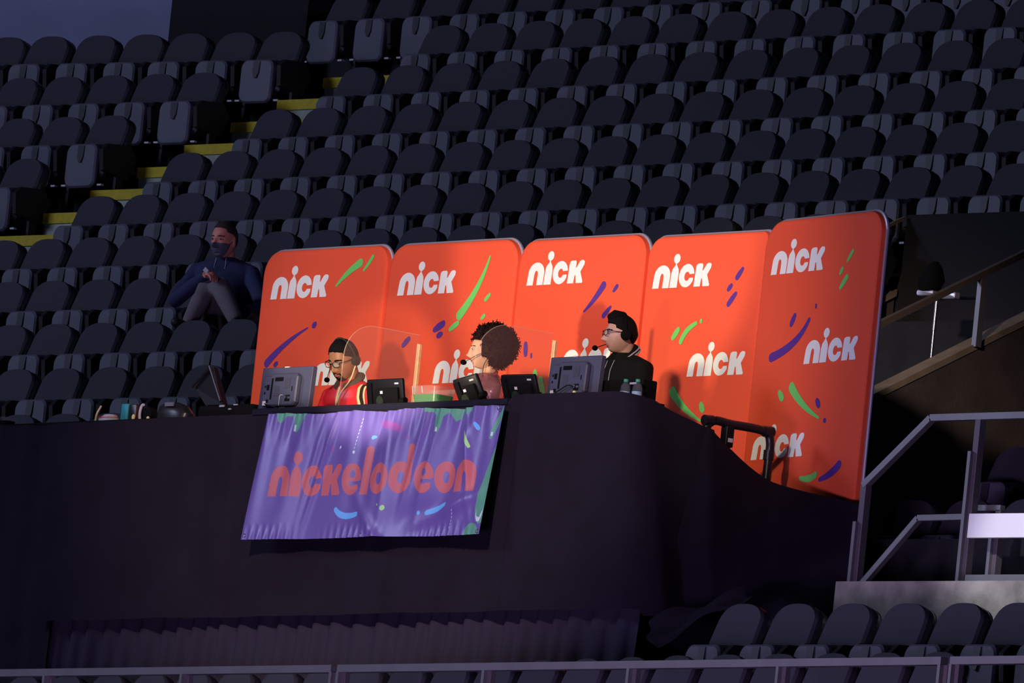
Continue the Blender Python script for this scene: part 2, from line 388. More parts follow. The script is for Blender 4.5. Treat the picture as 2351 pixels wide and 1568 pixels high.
# ================================================================== SEATS
def seat_meshes():
    # backrest pad
    def outline(wt, wb_, h, r, n=9):
        o = []
        o += [(wt/2*math.cos(R(90*k/n))**.75 if k < n else 0, h-r+r*math.sin(R(90*k/n))) for k in range(n+1)]
        left = [(-p[0], p[1]) for p in reversed(o[:-1])]
        return o+left+[(-wb_/2, .02), (-wb_/2+.03, 0), (wb_/2-.03, 0), (wb_/2, .02)]
    rec = Matrix.Translation((0, 0, .85)) @ Matrix.Rotation(R(-21), 4, 'X') @ Matrix.Translation((0, 0, -.85))
    pad = MB(); o = [(x, z+.575) for x, z in outline(.410, .425, .275, .12)]
    pad.prism(o, -.030, .012, .014, 0, rec)
    for i, v in enumerate(pad.v):       # hollow the front slightly
        x, y, z = v; pad.v[i] = (x, y+.018*(1-(x/.2)**2)*-1+.018, z)
    sh = MB(); o = [(x, z+.545) for x, z in outline(.455, .455, .31, .13)]
    sh.prism(o, .004, .075, .02, 0, rec)
    sh.tube([rec @ Vector((p[0]*.995, .056, p[1]-.001)) for p in o[:19]], .0042, 5, 1)  # thin pale tube in place of the glossy edge highlight
    # rounded lower shell tucked behind the pan
    sh.rings([((0, -.02, .36), .15, .035), ((0, -.035, .42), .19, .05), ((0, -.045, .50), .20, .045), ((0, -.03, .57), .205, .03)], 0, 20)
    # folded pan
    pn = MB(); po = [(x*.98, z) for x, z in rrect(-.165, .275, .165, .600, .062)]
    tl = Matrix.Translation((0, -.266, .45)) @ Matrix.Rotation(R(-4), 4, 'X') @ Matrix.Translation((0, .266, -.45))
    pn.prism(po, -.300, -.245, .012, 0, tl)
    for i, v in enumerate(pn.v):
        x, y, z = v
        if y < -.27: pn.v[i] = (x, y+.25*max(0, .45-z)**1.3, z)
    pr = MB(); pr.prism([(.034, .585), (.03, .50), (.012, .46), (-.012, .46), (-.03, .50), (-.034, .585)], -.306, -.285, 0, 0, tl)
    # pan top side: dark upholstered cushion behind the underside
    cu = MB(); cu.prism([(x*1.16, z+.006) for x, z in rrect(-.17, .33, .17, .605, .07)], -.246, -.170, .022, 0, tl)
    # arm and pedestal
    ar = MB()
    ar.prism([(-.30, .40), (-.05, .36), (.02, .52), (-.05, .615), (-.27, .60), (-.32, .55)], -.02, .02, 0, 0, Matrix.Translation((.247, 0, 0)) @ Matrix.Rotation(R(90), 4, 'Z'))
    ar.box((.235, -.16, .0), (.262, -.09, .42)); ar.box((.21, -.24, 0), (.285, -.02, .02))
    hg = MB()
    for sx in (-.195, .195): hg.box((sx-.022, -.262, .292), (sx+.022, -.235, .305)); hg.box((sx-.03, -.262, .288), (sx-.018, -.24, .31)) if 0 else None
    nm = [('hinge', hg, 'plate'), ('backrest', pad, 'seat_back'), ('backrest_shell', sh, 'seat_shell'), ('seat_pan', pn, 'seat_pan'), ('seat_cushion', cu, 'seat_shell'), ('armrest', ar, 'seat_arm')]
    out = []
    for n, mb, m in nm:
        if n == 'seat_pan':
            mb.add(pr.v, pr.f, 1); me = mb.mesh(n, ['seat_pan', 'seat_rib'])
        elif n == 'backrest_shell': me = mb.mesh(n, ['seat_shell', 'rim_highlight'])
        else: me = mb.mesh(n, [m])
        me.polygons.foreach_set('use_smooth', [True]*len(me.polygons))
        me.set_sharp_from_angle(angle=R(38)); out.append((n, me))
    return out
SM = seat_meshes()
proto = bpy.data.objects.new('stadium_seat', None)
proto_parts = [bpy.data.objects.new(n, me) for n, me in SM]
ORD = ['', 'first', 'second', 'third', 'fourth', 'fifth', 'sixth', 'seventh', 'eighth', 'ninth', 'tenth', 'eleventh', 'twelfth', 'thirteenth', 'fourteenth', 'fifteenth', 'sixteenth', 'seventeenth', 'eighteenth', 'nineteenth', 'twentieth', 'twenty-first', 'twenty-second', 'twenty-third']
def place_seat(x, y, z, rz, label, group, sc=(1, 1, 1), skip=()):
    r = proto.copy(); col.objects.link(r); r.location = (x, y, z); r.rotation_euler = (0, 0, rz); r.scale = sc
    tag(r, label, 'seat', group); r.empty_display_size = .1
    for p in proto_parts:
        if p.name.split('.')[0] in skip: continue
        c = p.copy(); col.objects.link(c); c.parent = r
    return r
FITX = {0: (-9.7034, .4927), 1: (-9.7574, .4845), 2: (-9.8417, .4932), 3: (-9.9114, .4945), 4: (-9.8568, .4938), 5: (-9.8682, .4991), 6: (-9.8666, .5066), 7: (-9.9137, .5187), 8: (-9.942, .510), 9: (-12.45+.53, .523)}
ROWN = {0: 'two rows below the masked man', 1: 'one row below the masked man', 2: 'in the masked man\'s row'}
for r in range(3, 10): ROWN[r] = ['one row', 'two rows', 'three rows', 'four rows', 'five rows', 'six rows', 'seven rows'][r-3]+' above the masked man'
RNG = {0: (5, 11), 1: (3, 10), 2: (1, 8), 3: (-1, 18), 4: (0, 21), 5: (0, 19), 6: (0, 17), 7: (0, 15), 8: (0, 14), 9: (0, 14)}
seat_at = {}
for r, (a, b) in RNG.items():
    x0, dx = FITX[r]
    for j in range(a, b+1):
        x = x0+dx*j; n = j-a+1
        if r >= 4 or r == 3: base = 'right of the yellow-edged steps'
        else: base = 'from the photo\'s left edge'
        if r == 3 and j < 0: pass
        lab = 'dark folding seat, %s right of the yellow-edged steps, %s' % (ORD[n], ROWN[r])
        if r < 3: lab = 'dark folding seat, %s from the left edge, %s' % (ORD[n], ROWN[r])
        if r == 3: lab = 'dark folding seat, %s from the left edge, %s' % (ORD[n], ROWN[r])
        first = {0: 6, 1: 4, 2: 2, 3: 0}.get(r)
        if first is not None:
            lab = 'dark folding seat, %s from the left edge, %s' % (ORD[max(1, j-first+1)], ROWN[r])
            if j < first: lab = 'dark folding seat just beyond the left edge, '+ROWN[r]
            elif r == 2 and j == 8: lab = 'dark folding seat mostly behind the backdrop, right of the masked man'
        if r == 9: lab = 'dark folding seat, %s from the left end of the topmost row' % ORD[n]
        if (r, j) == (2, 7): continue
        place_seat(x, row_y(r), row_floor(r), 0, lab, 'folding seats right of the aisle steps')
# left block, its rows swinging slightly forward
LB = {8: ([-14.5, -14.05, -13.559, -13.071, -12.617, -12.131, -11.667], 7.95, .102), 7: ([-14.05, -13.54, -13.049, -12.556, -12.067, -11.581], 7.135, .054), 6: ([-13.182, -12.667, -12.154, -11.65], 6.355, .027), 5: ([-12.166, -11.654], 5.59, 0.)}
for r, (xs, y1, s_) in LB.items():
    n = len(xs)
    for i, x in enumerate(xs):
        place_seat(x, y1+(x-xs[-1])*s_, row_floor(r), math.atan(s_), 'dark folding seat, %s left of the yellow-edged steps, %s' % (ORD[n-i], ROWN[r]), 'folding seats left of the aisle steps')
for i in range(4):
    place_seat(-6.20+.475*i, .8, row_floor(-1), 0, 'dark folding seat partly hidden behind the top of the black drape, %s from the left' % ORD[i+1], 'seats behind the black drape')
for r, y, n0, nm in ((-2, 0, 4.78, 'upper'), (-3, -.8, 4.72, 'lower')):
    for i in range(5):
        place_seat(n0+.5*i, y, row_floor(r), 0, 'shadowed dark seat behind the steel stair railing, %s of the %s row' % (ORD[i+1], nm), 'shadowed seats behind the stair railing')
# bottom rows
for i in range(7):
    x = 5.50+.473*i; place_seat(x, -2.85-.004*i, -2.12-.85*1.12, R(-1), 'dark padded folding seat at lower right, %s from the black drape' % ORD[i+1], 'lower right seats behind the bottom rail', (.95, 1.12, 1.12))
XS = [-3.0, -.54, 1.64, 6.07, 9.0]; YS = [-2.5, -2.79, -3.07, -3.74, -3.92]
x = -1.67; k = 0
while x < 8.6:
    y = float(np.interp(x, XS, YS)); rz = math.atan2(float(np.interp(x+.3, XS, YS))-float(np.interp(x-.3, XS, YS)), .6)
    if x > -1.4: k += 1
    pl = ORD[k] if 0 < k < 24 else 'beyond the left edge'
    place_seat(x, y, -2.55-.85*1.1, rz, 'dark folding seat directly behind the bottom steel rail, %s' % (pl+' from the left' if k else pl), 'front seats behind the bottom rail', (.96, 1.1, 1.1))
    x += .478*math.cos(rz)

# ================================================================== RAILS
def rail_seg(mb, a, b, w, h):
    a, b = Vector(a), Vector(b); d = (b-a).normalized(); s_ = d.cross(Vector((0, 0, 1)))
    if s_.length < .05: s_ = Vector((1, 0, 0))
    s_.normalize(); u = s_.cross(d).normalized()
    V = []
    for p in (a, b):
        for i, j in ((-1, -1), (1, -1), (1, 1), (-1, 1)): V.append(p+s_*w/2*i+u*h/2*j)
    mb.add(V, [(0, 1, 2, 3), (7, 6, 5, 4), (0, 4, 5, 1), (1, 5, 6, 2), (2, 6, 7, 3), (3, 7, 4, 0)])
rz4 = R(-4)
def R4(x, y, z): return Vector((x*math.cos(rz4)-y*math.sin(rz4), x*math.sin(rz4)+y*math.cos(rz4), z))
BY = -3.9; BZ = -2.685
for nm, a, b, posts, lab in (('guard_rail', -.6, 3.60, (.705, 2.111, 3.60), 'left length of the low steel guard rail along the bottom edge'),
                             ('guard_rail', 3.66, 9.28, (3.67, 5.082, 6.449, 7.825, 9.27), 'middle length of the low steel guard rail along the bottom edge'),
                             ('guard_rail', 9.36, 10.4, (9.37,), 'short right length of the steel guard rail at the bottom right corner')):
    t = thing(nm, lab, 'railing', R4((a+b)/2, BY, BZ-1.0), rz4, 'steel guard rails along the bottom')
    inv = Matrix.Rotation(-rz4, 4, 'Z') @ Matrix.Translation(-t.location)
    mb = MB(); rail_seg(mb, inv @ R4(a, BY, BZ), inv @ R4(b, BY, BZ), .055, .045); mb.obj('top_rail', 'steel', t, smooth=False)
    for p in posts:
        mb = MB(); q = inv @ R4(p, BY, BZ); mb.box((q.x-.012, q.y-.03, 0), (q.x+.012, q.y+.03, q.z-.02), 0)
        mb.box((q.x-.02, q.y+.0, 0), (q.x+.045, q.y+.035, q.z-.022), 1); mb.obj('post', ['steel', 'steel_side'], t, smooth=False)
# stair guard at lower right
t = thing('stair_railing', 'angled steel guard railing with two long posts at the right beside the backdrop', 'railing', (5.6, -1.7, -1.95))
t.location = (0, 0, 0)
def part_rail(nm, pts, w_=.045, h_=.04, par=t):
    mb = MB()
    for a, b in zip(pts[:-1], pts[1:]): rail_seg(mb, a, b, w_, h_)
    return mb.obj(nm, 'steel', par, smooth=False)
part_rail('top_rail', [(5.191, -1.7, -1.226), (5.719, -1.7, -.819), (7.3, -1.7, -.805)])
part_rail('lower_rail', [(5.235, -1.7, -1.85), (5.693, -1.7, -1.428), (6.12, -1.7, -1.423)], .04, .035)
def post(x, y, z0, z1, zsplit, par):
    mb = MB(); mb.box((x-.013, y-.045, z0), (x+.013, y-.02, zsplit), 0); mb.box((x-.013, y-.0, zsplit-.02), (x+.013, y+.02, z1), 0)
    mb.box((x+.0, y-.02, z0), (x+.045, y+.03, z1), 1); return mb.obj('post', ['steel', 'steel_side'], par, smooth=False)
post(5.18, -1.7, -2.4, -1.226, -1.45, t); post(6.115, -1.7, -1.87, -.82, -1.03, t)
t2 = thing('hand_rail', 'short low steel rail stub on the pale landing behind the white board', 'railing', (0, 0, 0))
part_rail('top_rail', [(6.04, -1.6, -1.355), (6.30, -1.6, -1.357)], .04, .035, t2)
post(6.262, -1.6, -1.775, -1.37, -1.4, t2)
bd = MB(); bd.box((6.205, -1.78, -1.56), (7.2, -1.745, -1.415)); tag(bd.obj('sign_board', 'board_white', smooth=False), 'blank white rectangular board fixed to the railing at the right edge', 'board')
# handrails beside the entry steps
t = thing('hand_rail', 'sloping brown handrail on one steel post above the concrete entry wall', 'railing', (1.73, 2.0, .2)); t.location = (0, 0, 0)
M['rail_brown'] = mat('brown_handrail', (.15, .115, .09), .5, metal=.2)
mb = MB(); rail_seg(mb, (1.8, .6, .293-.535*.863), (1.8, 3.9, .293+.535*2.437), .05, .04); mb.obj('top_rail', 'rail_brown', t, smooth=False)
mb = MB(); mb.box((1.79, 2.34, .30), (1.83, 2.39, .74)); mb.obj('post', 'steel', t, smooth=False)
t = thing('hand_rail', 'thin pale handrail beside the last seat at the far side of the entry', 'railing', (0, 0, 0))
mb = MB(); rail_seg(mb, (-.8, 3.5, 1.394-.52*.442), (-.8, 4.10, 1.394+.52*.158), .02, .022); mb.obj('top_rail', 'curb_top', t, smooth=False)
mb = MB(); mb.box((-.81, 3.55, .6), (-.79, 3.58, 1.19)); mb.obj('post', 'rail_brown', t, smooth=False)

# equipment stand in the entry
t = thing('tripod_stand', 'slim chrome light stand with a black head standing in the dark entry', 'stand', (1.2, 2.56, .2)); tz = -.0
mb = MB(); mb.tube([(0, 0, .46), (0, 0, .40), (0, 0, .25)], .012, 10); mb.tube([(0, 0, .25), (0, 0, -.35)], .009, 10); mb.obj('pole', 'eyelet', t)
for a in (90, 210, 330):
    mb = MB(); mb.tube([(0, 0, -.05), (.30*math.cos(R(a)), .30*math.sin(R(a)), -.40)], .008, 8); mb.obj('leg', 'black', t)
mb = MB(); mb.tube([(-.10, 0, .46), (.30, .10, .47)], .010, 8); mb.obj('cross_bar', 'black', t)
mb = MB(); mb.bbox((-.17, -.03, .475), (-.02, .03, .515), .015); mb.obj('clamp', 'tube', t)
mb = MB(); mb.bbox((.04, -.0, .455), (.16, .05, .50), .01); mb.obj('clamp', 'tube', t)
mb = MB(); mb.rings([((-.08, 0, .51), .07, .06), ((-.07, 0, .58), .09, .08), ((-.05, 0, .66), .05, .05), ((-.05, 0, .70), .02, .02)]); mb.obj('lamp_head', 'black2', t)

# ================================================================== BACKDROP
BY_ = -.75
DEC = {0: [('g', 0.825, 0.275, 0.006, 0.932, 0.353, 1.061, 0.418, 0.021), ('g', 1.105, 0.368, 0.007, 1.15, 0.41, 1.188, 0.454, 0.01), ('p', 0.157, -0.21, 0.022, 0.342, -0.089, 0.562, 0.009, 0.004), ('p', 0.622, 0.021, 0.013, 0.631, 0.026, 0.639, 0.032, 0.013), ('p', 0.245, -0.224, 0.011, 0.256, -0.219, 0.267, -0.213, 0.011)],
1: [('g', 1.078, 0.411, 0.006, 0.977, 0.216, 0.817, 0.041, 0.025), ('g', 1.075, 0.134, 0.01, 1.095, 0.15, 1.115, 0.166, 0.008), ('p', 0.57, -0.044, 0.014, 0.613, -0.025, 0.655, -0.007, 0.017), ('p', 0.613, -0.084, 0.013, 0.629, -0.079, 0.644, -0.074, 0.013), ('g', 0.735, -0.046, 0.011, 0.771, -0.027, 0.807, -0.009, 0.013), ('g', 1.054, 0.015, 0.008, 1.066, 0.023, 1.078, 0.031, 0.01), ('p', 0.254, -0.135, 0.013, 0.28, -0.115, 0.307, -0.095, 0.013)],
2: [('p', 0.742, 0.027, 0.006, 0.837, 0.103, 0.916, 0.187, 0.02), ('p', 1.025, 0.148, 0.008, 1.04, 0.162, 1.055, 0.177, 0.011), ('p', 0.948, -0.007, 0.014, 0.979, 0.019, 1.01, 0.046, 0.008), ('p', 0.172, -0.164, 0.013, 0.178, -0.198, 0.183, -0.231, 0.013), ('p', 0.242, -0.23, 0.006, 0.243, -0.24, 0.245, -0.25, 0.006), ('g', 0.3, -0.348, 0.015, 0.304, -0.365, 0.308, -0.382, 0.015), ('g', 0.365, -0.4, 0.02, 0.398, -0.466, 0.432, -0.532, 0.011)],
3: [('p', 0.937, 0.193, 0.014, 0.961, 0.219, 0.985, 0.246, 0.01), ('p', 0.862, 0.121, 0.011, 0.875, 0.133, 0.888, 0.145, 0.011), ('p', 0.877, 0.028, 0.014, 0.908, 0.06, 0.94, 0.092, 0.011), ('g', 0.353, -0.167, 0.013, 0.376, -0.143, 0.398, -0.119, 0.014), ('g', 0.437, -0.194, 0.014, 0.486, -0.129, 0.572, -0.083, 0.01), ('g', 0.621, -0.076, 0.008, 0.621, -0.071, 0.621, -0.065, 0.008), ('g', 0.405, -0.508, 0.025, 0.55, -0.62, 0.734, -0.705, 0.004), ('g', 0.704, -0.598, 0.014, 0.715, -0.615, 0.727, -0.631, 0.015)],
4: [('g', 1.115, 0.223, 0.008, 1.141, 0.252, 1.167, 0.28, 0.01), ('g', 1.042, 0.149, 0.01, 1.052, 0.162, 1.063, 0.175, 0.011), ('g', 1.059, 0.059, 0.011, 1.092, 0.09, 1.125, 0.121, 0.014), ('p', 0.785, -0.034, 0.007, 0.786, -0.041, 0.787, -0.048, 0.007), ('p', 0.508, -0.139, 0.014, 0.524, -0.114, 0.54, -0.089, 0.014), ('p', 0.305, -0.337, 0.022, 0.562, -0.255, 0.719, -0.122, 0.011), ('g', 0.449, -0.563, 0.014, 0.468, -0.581, 0.488, -0.598, 0.017), ('g', 0.591, -0.535, 0.025, 0.748, -0.649, 0.955, -0.741, 0.006), ('p', 0.913, -0.634, 0.014, 0.927, -0.649, 0.94, -0.664, 0.014), ('p', 1.026, -0.76, 0.011, 1.029, -0.761, 1.032, -0.763, 0.011), ('g', 0.808, -1.108, 0.011, 0.904, -1.115, 0.982, -1.094, 0.017), ('p', 1.041, -1.126, 0.011, 1.161, -1.094, 1.253, -1.044, 0.022)]}
LOGO = {0: [(.122, .207, .609), (.672, -.372, .60)], 1: [(.134, .189, .598), (.606, -.392, .585)], 2: [(.118, .21, .581), (.569, -.359, .57)], 3: [(.09, .149, .579), (.53, -.418, .567)], 4: [(.197, .182, .63), (.705, -.398, .626), (.181, -.971, .621)]}
PAN = [  # x0, width, top, bottom, origin, rz, left radius, right radius
    (0, 1.345, .530, -1.15, DF(-1.755, BY_), A5, .15, .13), (0, 1.362, .524, -1.42, DF(-.40, BY_), A5, .15, .15),
    (0, 1.312, .506, -1.42, DF(.97, BY_), A5, .14, .14), (0, 1.20, .484, -1.42, DF(2.29, BY_+.005), A5, .13, .05),
    (0.075, 1.474, .525, -1.42, DF(3.46, -.79), R(-13), .17, .15)]
PL = ['orange fabric backdrop panel farthest left with green splash above and purple splash below', 'second orange fabric backdrop panel from the left with one long curved green splash',
      'middle orange fabric backdrop panel behind the right-hand monitor with purple splashes', 'fourth orange fabric backdrop panel with large green splash by the black pipe frame', 'tallest rightmost orange fabric backdrop panel with the big curved purple splash']
wn, wo = word('nick', .02)
for i, (x0, x1, zt, zb, org, rz, rl, rr) in enumerate(PAN):
    t = thing('backdrop_panel', PL[i], 'backdrop panel', (org.x, org.y, zb), rz, 'orange backdrop panels behind the desk')
    def outl(g=0, zt=zt, zb=zb, x0=x0, x1=x1, rl=rl, rr=rr):
        o = []
        X1, X0, T = x1+g, x0-g, zt+g
        for k in range(9): a = R(90*k/8); o.append((X1-rr+rr*math.cos(a), T-rr+rr*math.sin(a)-zb))
        for k in range(9): a = R(90+90*k/8); o.append((X0+rl+rl*math.cos(a), T-rl+rl*math.sin(a)-zb))
        return o+[(X0, 0), (X1, 0)]
    mb = MB(); ol = outl(-.004); n = len(ol)
    cx, cz = (x0+x1)/2, (zt-zb)/2
    def inset(d): return [(p[0]+(-d if p[0] > cx else d), p[1]+(-d if p[1] > cz else d)) for p in ol]
    rs = [(.0, inset(.030)), (.0035, inset(.014)), (.012, inset(.004)), (.026, ol), (.045, ol)]
    V = []; F = []
    for y, oo in rs: V += [(p[0], y, p[1]) for p in oo]
    for k in range(len(rs)-1):
        for q in range(n):
            j = (q+1) % n; F.append((k*n+q, (k+1)*n+q, (k+1)*n+j, k*n+j))
    F.append(tuple(range(n))); F.append(tuple(reversed(range((len(rs)-1)*n, len(rs)*n))))
    mb.add(V, F, 0)
    for c, *p in DEC[i]:
        flat_poly(mb, [blob_outline(p[0], p[1], p[2]*1.3, p[3], p[4], p[5], p[6], p[7]*1.3)], lambda x, z: (x, -.0022, z-zb), {'g': 2, 'p': 3}[c])
    for lx, lz, lw in LOGO[i]:
        sc = lw/wn
        for g in wo: flat_poly(mb, g, lambda x, z: (lx+(x+.03*z)*sc, -.0022, lz+z*.145-zb), 1)
    mb.obj('fabric_cover', ['orange', 'white', 'green', 'purple'], t, ang=30)
    fr = MB(); oo = outl(.0); fr.tube([(p[0], .05, p[1]) for p in oo], .0125, 8, closed=True); fr.obj('frame', 'tube', t)
    ft = MB(); ft.box((x0+.25, -.16, 0), (x0+.31, .30, .02)); ft.box((x1-.31, -.16, 0), (x1-.25, .30, .02)); 
    ft.obj('foot', 'black', t, smooth=False)

# ================================================================== STAGE, DESK, DRAPES
stg = MB(); V = [DF(x, y, z) for z in (-1.60, -1.53) for x, y in ((-2.6, -2.05), (4.45, -2.05), (4.45, -.62), (-2.6, -.62))]
stg.add(V, [(3, 2, 1, 0), (4, 5, 6, 7), (0, 1, 5, 4), (1, 2, 6, 5), (2, 3, 7, 6), (3, 0, 4, 7)])
tag(stg.obj('stage_deck', 'black2', smooth=False), 'black stage platform deck carrying the desk and the backdrop', 'stage')
tb = thing('broadcast_desk', 'long black desk the three headset wearers sit at, above the purple banner', 'desk', DF(2.4, -2.02, -1.53), A5)
mb = MB(); mb.box((-1.93, -.262, .715), (1.66, .17, .742)); mb.obj('desk_top', 'black2', tb, smooth=False)
M['desk_edge'] = mat('desk_edge', (.013, .013, .026), .8, spec=.08)
mb = MB(); mb.box((-1.93, -.305, .695), (.70, -.264, .733)); mb.obj('edge_strip', 'desk_edge', tb, smooth=False)
for x in (-1.85, 0, 1.60):
    for y in (-.22, .13):
        mb = MB(); mb.box((x-.02, y-.02, 0), (x+.02, y+.02, .715)); mb.obj('leg', 'black', tb, smooth=False)

def skirt(u, v, X0, X1, top, bot, y0, amp, fr, flare=0, ph=0):
    x = X0+(X1-X0)*u; zt = top(x); zb = bot(x); z = zt+(zb-zt)*v
    f = math.sin(x*fr+ph)*.55+math.sin(x*fr*2.3+1.3+ph)*.3+math.sin(x*fr*.47+ph*2)*.5
    return DF(x, y0-flare*v+amp*f*(.25+.75*v), z)
def top_front(x): return float(np.interp(x, [-2.6, -1.70, .45, .50, 3.08, 3.16, 4.3, 4.60], [-.805, -.838, -.828, -.80, -.835, -.775, -.782, -.79]))
mb = MB()
P1 = []
def front_drape(u, v):
    # front run then round the corner to the side
    s_ = u*6.62-1.68
    zt = top_front(s_) if s_ < 4.25 else float(np.interp(s_, [4.25, 4.46, 4.60, 4.86, 5.6], [-.785, -.800, -.845, -.905, -1.02]))
    zb = -2.115 if s_ < 4.3 else -2.15
    if s_ < 4.15: x, y = s_, -2.33
    elif s_ < 4.35:
        a = (s_-4.15)/.2*math.pi/2; x, y = 4.15+.12*math.sin(a), -2.33+.12*(1-math.cos(a))
    else: x, y = 4.27+.02*(s_-4.35), -2.21+(s_-4.35)
    y -= .25*v*max(0, min(1, (s_-3.0)/1.2))*0
    x += .40*v*max(0, min(1, (s_-3.9)/.5))
    f = .016*math.sin(s_*5.1)+.008*math.sin(s_*13+1)+.010*math.sin(s_*2.2)
    wv = .2+.8*v
    if s_ < 4.25: y += f*wv-.015*v
    else: x += f*wv*2
    if .35 < s_ < 3.25: y += .012
    return DF(x, y, zt+(zb-zt)*v)
mb.grid(front_drape, 300, 30)
tag(mb.obj('desk_drape', 'drape', ang=180), 'large smooth black drape hanging over the front and right side of the desk', 'drape')
mb = MB(); mb.grid(lambda u, v: DF(-3.4+1.85*u, -2.25+.03*math.sin(u*18)*(.2+.8*v)+.015*math.sin(u*41), float(np.interp(u, [0, 1], [-.80, -.838]))*(1-v)+(-2.93)*v), 90, 10)
tag(mb.obj('side_drape', 'drape', ang=180), 'black folded drape hanging at the far left end of the platform', 'drape')
def pl(u, v):
    x = -1.75+6.25*u
    q = x*33+1.8*math.sin(x*2.1)+1.2*math.sin(x*5.3)
    f = math.copysign(abs(math.sin(q))**.6, math.sin(q))*.034+.014*math.sin(q*.37+1)
    return DF(x+.004*math.sin(q*2)-.02*v, -2.20+f*(.6+.4*v)-.05*v, -1.9*(1-v)-2.95*v)
mb = MB(); mb.grid(pl, 700, 8)
tag(mb.obj('pleated_drape', 'drape2', ang=180), 'black pleated skirt showing in narrow vertical folds below the smooth drape', 'drape')
# loose cloth spread from pipe frame to the foot of the backdrop
TP = [(4.30, -1.70, -.93), (4.30, -1.66, -.915), (4.30, -1.60, -.955), (4.30, -1.37, -1.085), (4.30, -1.20, -1.155), (4.36, -1.12, -1.185), (4.60, -1.085, -1.232), (4.93, -1.06, -1.285), (5.06, -1.05, -1.31)]
BP = [(4.55, -2.15, -2.25), (4.62, -1.98, -2.32), (4.72, -1.85, -2.33), (4.80, -1.85, -2.33), (5.02, -1.75, -2.24), (5.18, -1.62, -2.10), (5.25, -1.5, -2.02), (5.30, -1.3, -1.98), (5.32, -1.2, -1.98)]
tS = spline(TP, 10); bS = spline(BP, 10)
def cl(u, v):
    i = u*(len(tS)-1); k = min(int(i), len(tS)-2); a = tS[k].lerp(tS[k+1], i-k); b = bS[k].lerp(bS[k+1], i-k)
    p = a.lerp(b, v); s_ = math.sin(math.pi*v)
    p.y += -.05*s_+.018*math.sin(u*16+v*2)*min(1, v*3)+.01*math.sin(u*37)*v; p.x += .05*s_+.012*math.sin(u*11-v*5)*v
    return DF(p.x, p.y, p.z)
mb = MB(); mb.grid(cl, 110, 40)
tag(mb.obj('loose_cloth', 'drape', ang=180), 'loose black cloth sweeping down from the pipe frame to the foot of the backdrop', 'cloth')
# crumpled tail over the seats
def tail(u, v):
    a = Vector((4.75, -2.30, -2.17)).lerp(Vector((5.20, -1.95, -1.95)), u); b = Vector((5.02, -2.47, -2.36)).lerp(Vector((5.60, -2.17, -1.99)), u)
    p = a.lerp(b, v); p.z += .03*math.sin(u*9+v*4)-.05*math.sin(math.pi*v); p.y -= .05*math.sin(math.pi*v)+.02*math.sin(v*12)
    return DF(p.x, p.y, p.z)
mb = MB(); mb.grid(tail, 40, 20)
tag(mb.obj('loose_cloth', 'drape', ang=180), 'bunched end of black cloth lying over the lower right seats', 'cloth')
# platform frame pipes
t = thing('pipe_frame', 'black U-shaped pipe guard frame standing in front of the orange backdrop', 'railing', DF(4.22, -1.4, -1.53), A5)
mb = MB(); mb.tube(spline([(-.01, -.24, .0), (-.01, -.24, .38), (-.01, -.24, .59), (0, -.19, .675), (0, -.05, .675), (0, .20, .672), (0, .265, .62), (0, .265, .45), (0, .265, 0)], 5), .0275, 12); mb.obj('pipe', 'pipe', t)
for y, z, a in ((-.225, .64, 0), (.245, .64, 0), (-.24, .56, 1), (.265, .53, 1)):
    mb = MB(); mb.tube([(-.0, y, z-.03), (0, y, z+.03)] if a else [(0, y-.035, z+.03), (0, y+.03, z+.035)], .034, 12); mb.obj('elbow', 'pipe', t)
mb = MB(); mb.bbox((-.03, -.10, .53), (.03, -.04, .66), .008); mb.obj('clamp_box', 'black', t)
mb = MB(); mb.box((.031, -.085, .56), (.034, -.05, .585)); mb.obj('tag', 'label', t, smooth=False)

# ================================================================== BANNER
def in_poly(px_, pz, poly):
    P = np.array(poly); inside = np.zeros(px_.shape, bool); n = len(P); j = n-1
    for i in range(n):
        xi, zi = P[i]; xj, zj = P[j]
        if zi != zj:
            c = ((zi > pz) != (zj > pz)) & (px_ < (xj-xi)*(pz-zi)/(zj-zi)+xi); inside ^= c
        j = i
    return inside
NU, NV = 760, 300
BW, BH = 2.44, .81
u = (np.arange(NU)+.5)/NU*BW; v = (np.arange(NV)+.5)/NV*BH
UU, VV = np.meshgrid(u, v)      # v measured up from the bottom
idx = np.zeros(UU.shape, int)
def paint(poly, mi):
    global idx
    P = np.array(poly); i0, i1 = int(P[:, 0].min()/BW*NU)-1, int(P[:, 0].max()/BW*NU)+2; j0, j1 = int(P[:, 1].min()/BH*NV)-1, int(P[:, 1].max()/BH*NV)+2
    i0, j0 = max(0, i0), max(0, j0); sub = np.s_[j0:j1, i0:i1]
    idx[sub][in_poly(UU[sub], VV[sub], poly)] = mi
# coordinates taken as banner fractions from the left / from the top, converted here
def q(a, b): return (a*BW, (1-b)*BH)
def drip(pts, mi): paint([q(*p) for p in pts], mi)
drip([(.045, 0), (.175, 0), (.165, .05), (.15, .11), (.135, .15), (.115, .14), (.11, .07), (.10, .02), (.085, .03), (.075, .06), (.06, .08), (.05, .06)], 2)
drip([(.118, .09), (.128, .09), (.130, .14), (.120, .14)], 5)
drip([(.655, 0), (.875, 0), (.865, .03), (.845, .055), (.83, .02), (.815, .03), (.81, .08), (.797, .10), (.785, .06), (.77, .03), (.755, .06), (.75, .14), (.742, .185), (.725, .185), (.718, .13), (.715, .05), (.695, .03), (.67, .03)], 2)
drip([(.727, .145), (.737, .145), (.738, .18), (.728, .18)], 5)
drip([(1.0, 0), (.985, .03), (.965, .14), (.955, .20), (.955, .26), (.965, .26), (.985, .16), (1.0, .10)], 2)
drip([(.959, .205), (.967, .205), (.967, .235), (.959, .235)], 5)
drip([(1.0, .30), (.99, .36), (.975, .50), (.96, .68), (.955, .80), (.965, .88), (.985, .92), (1.0, .91)], 2)
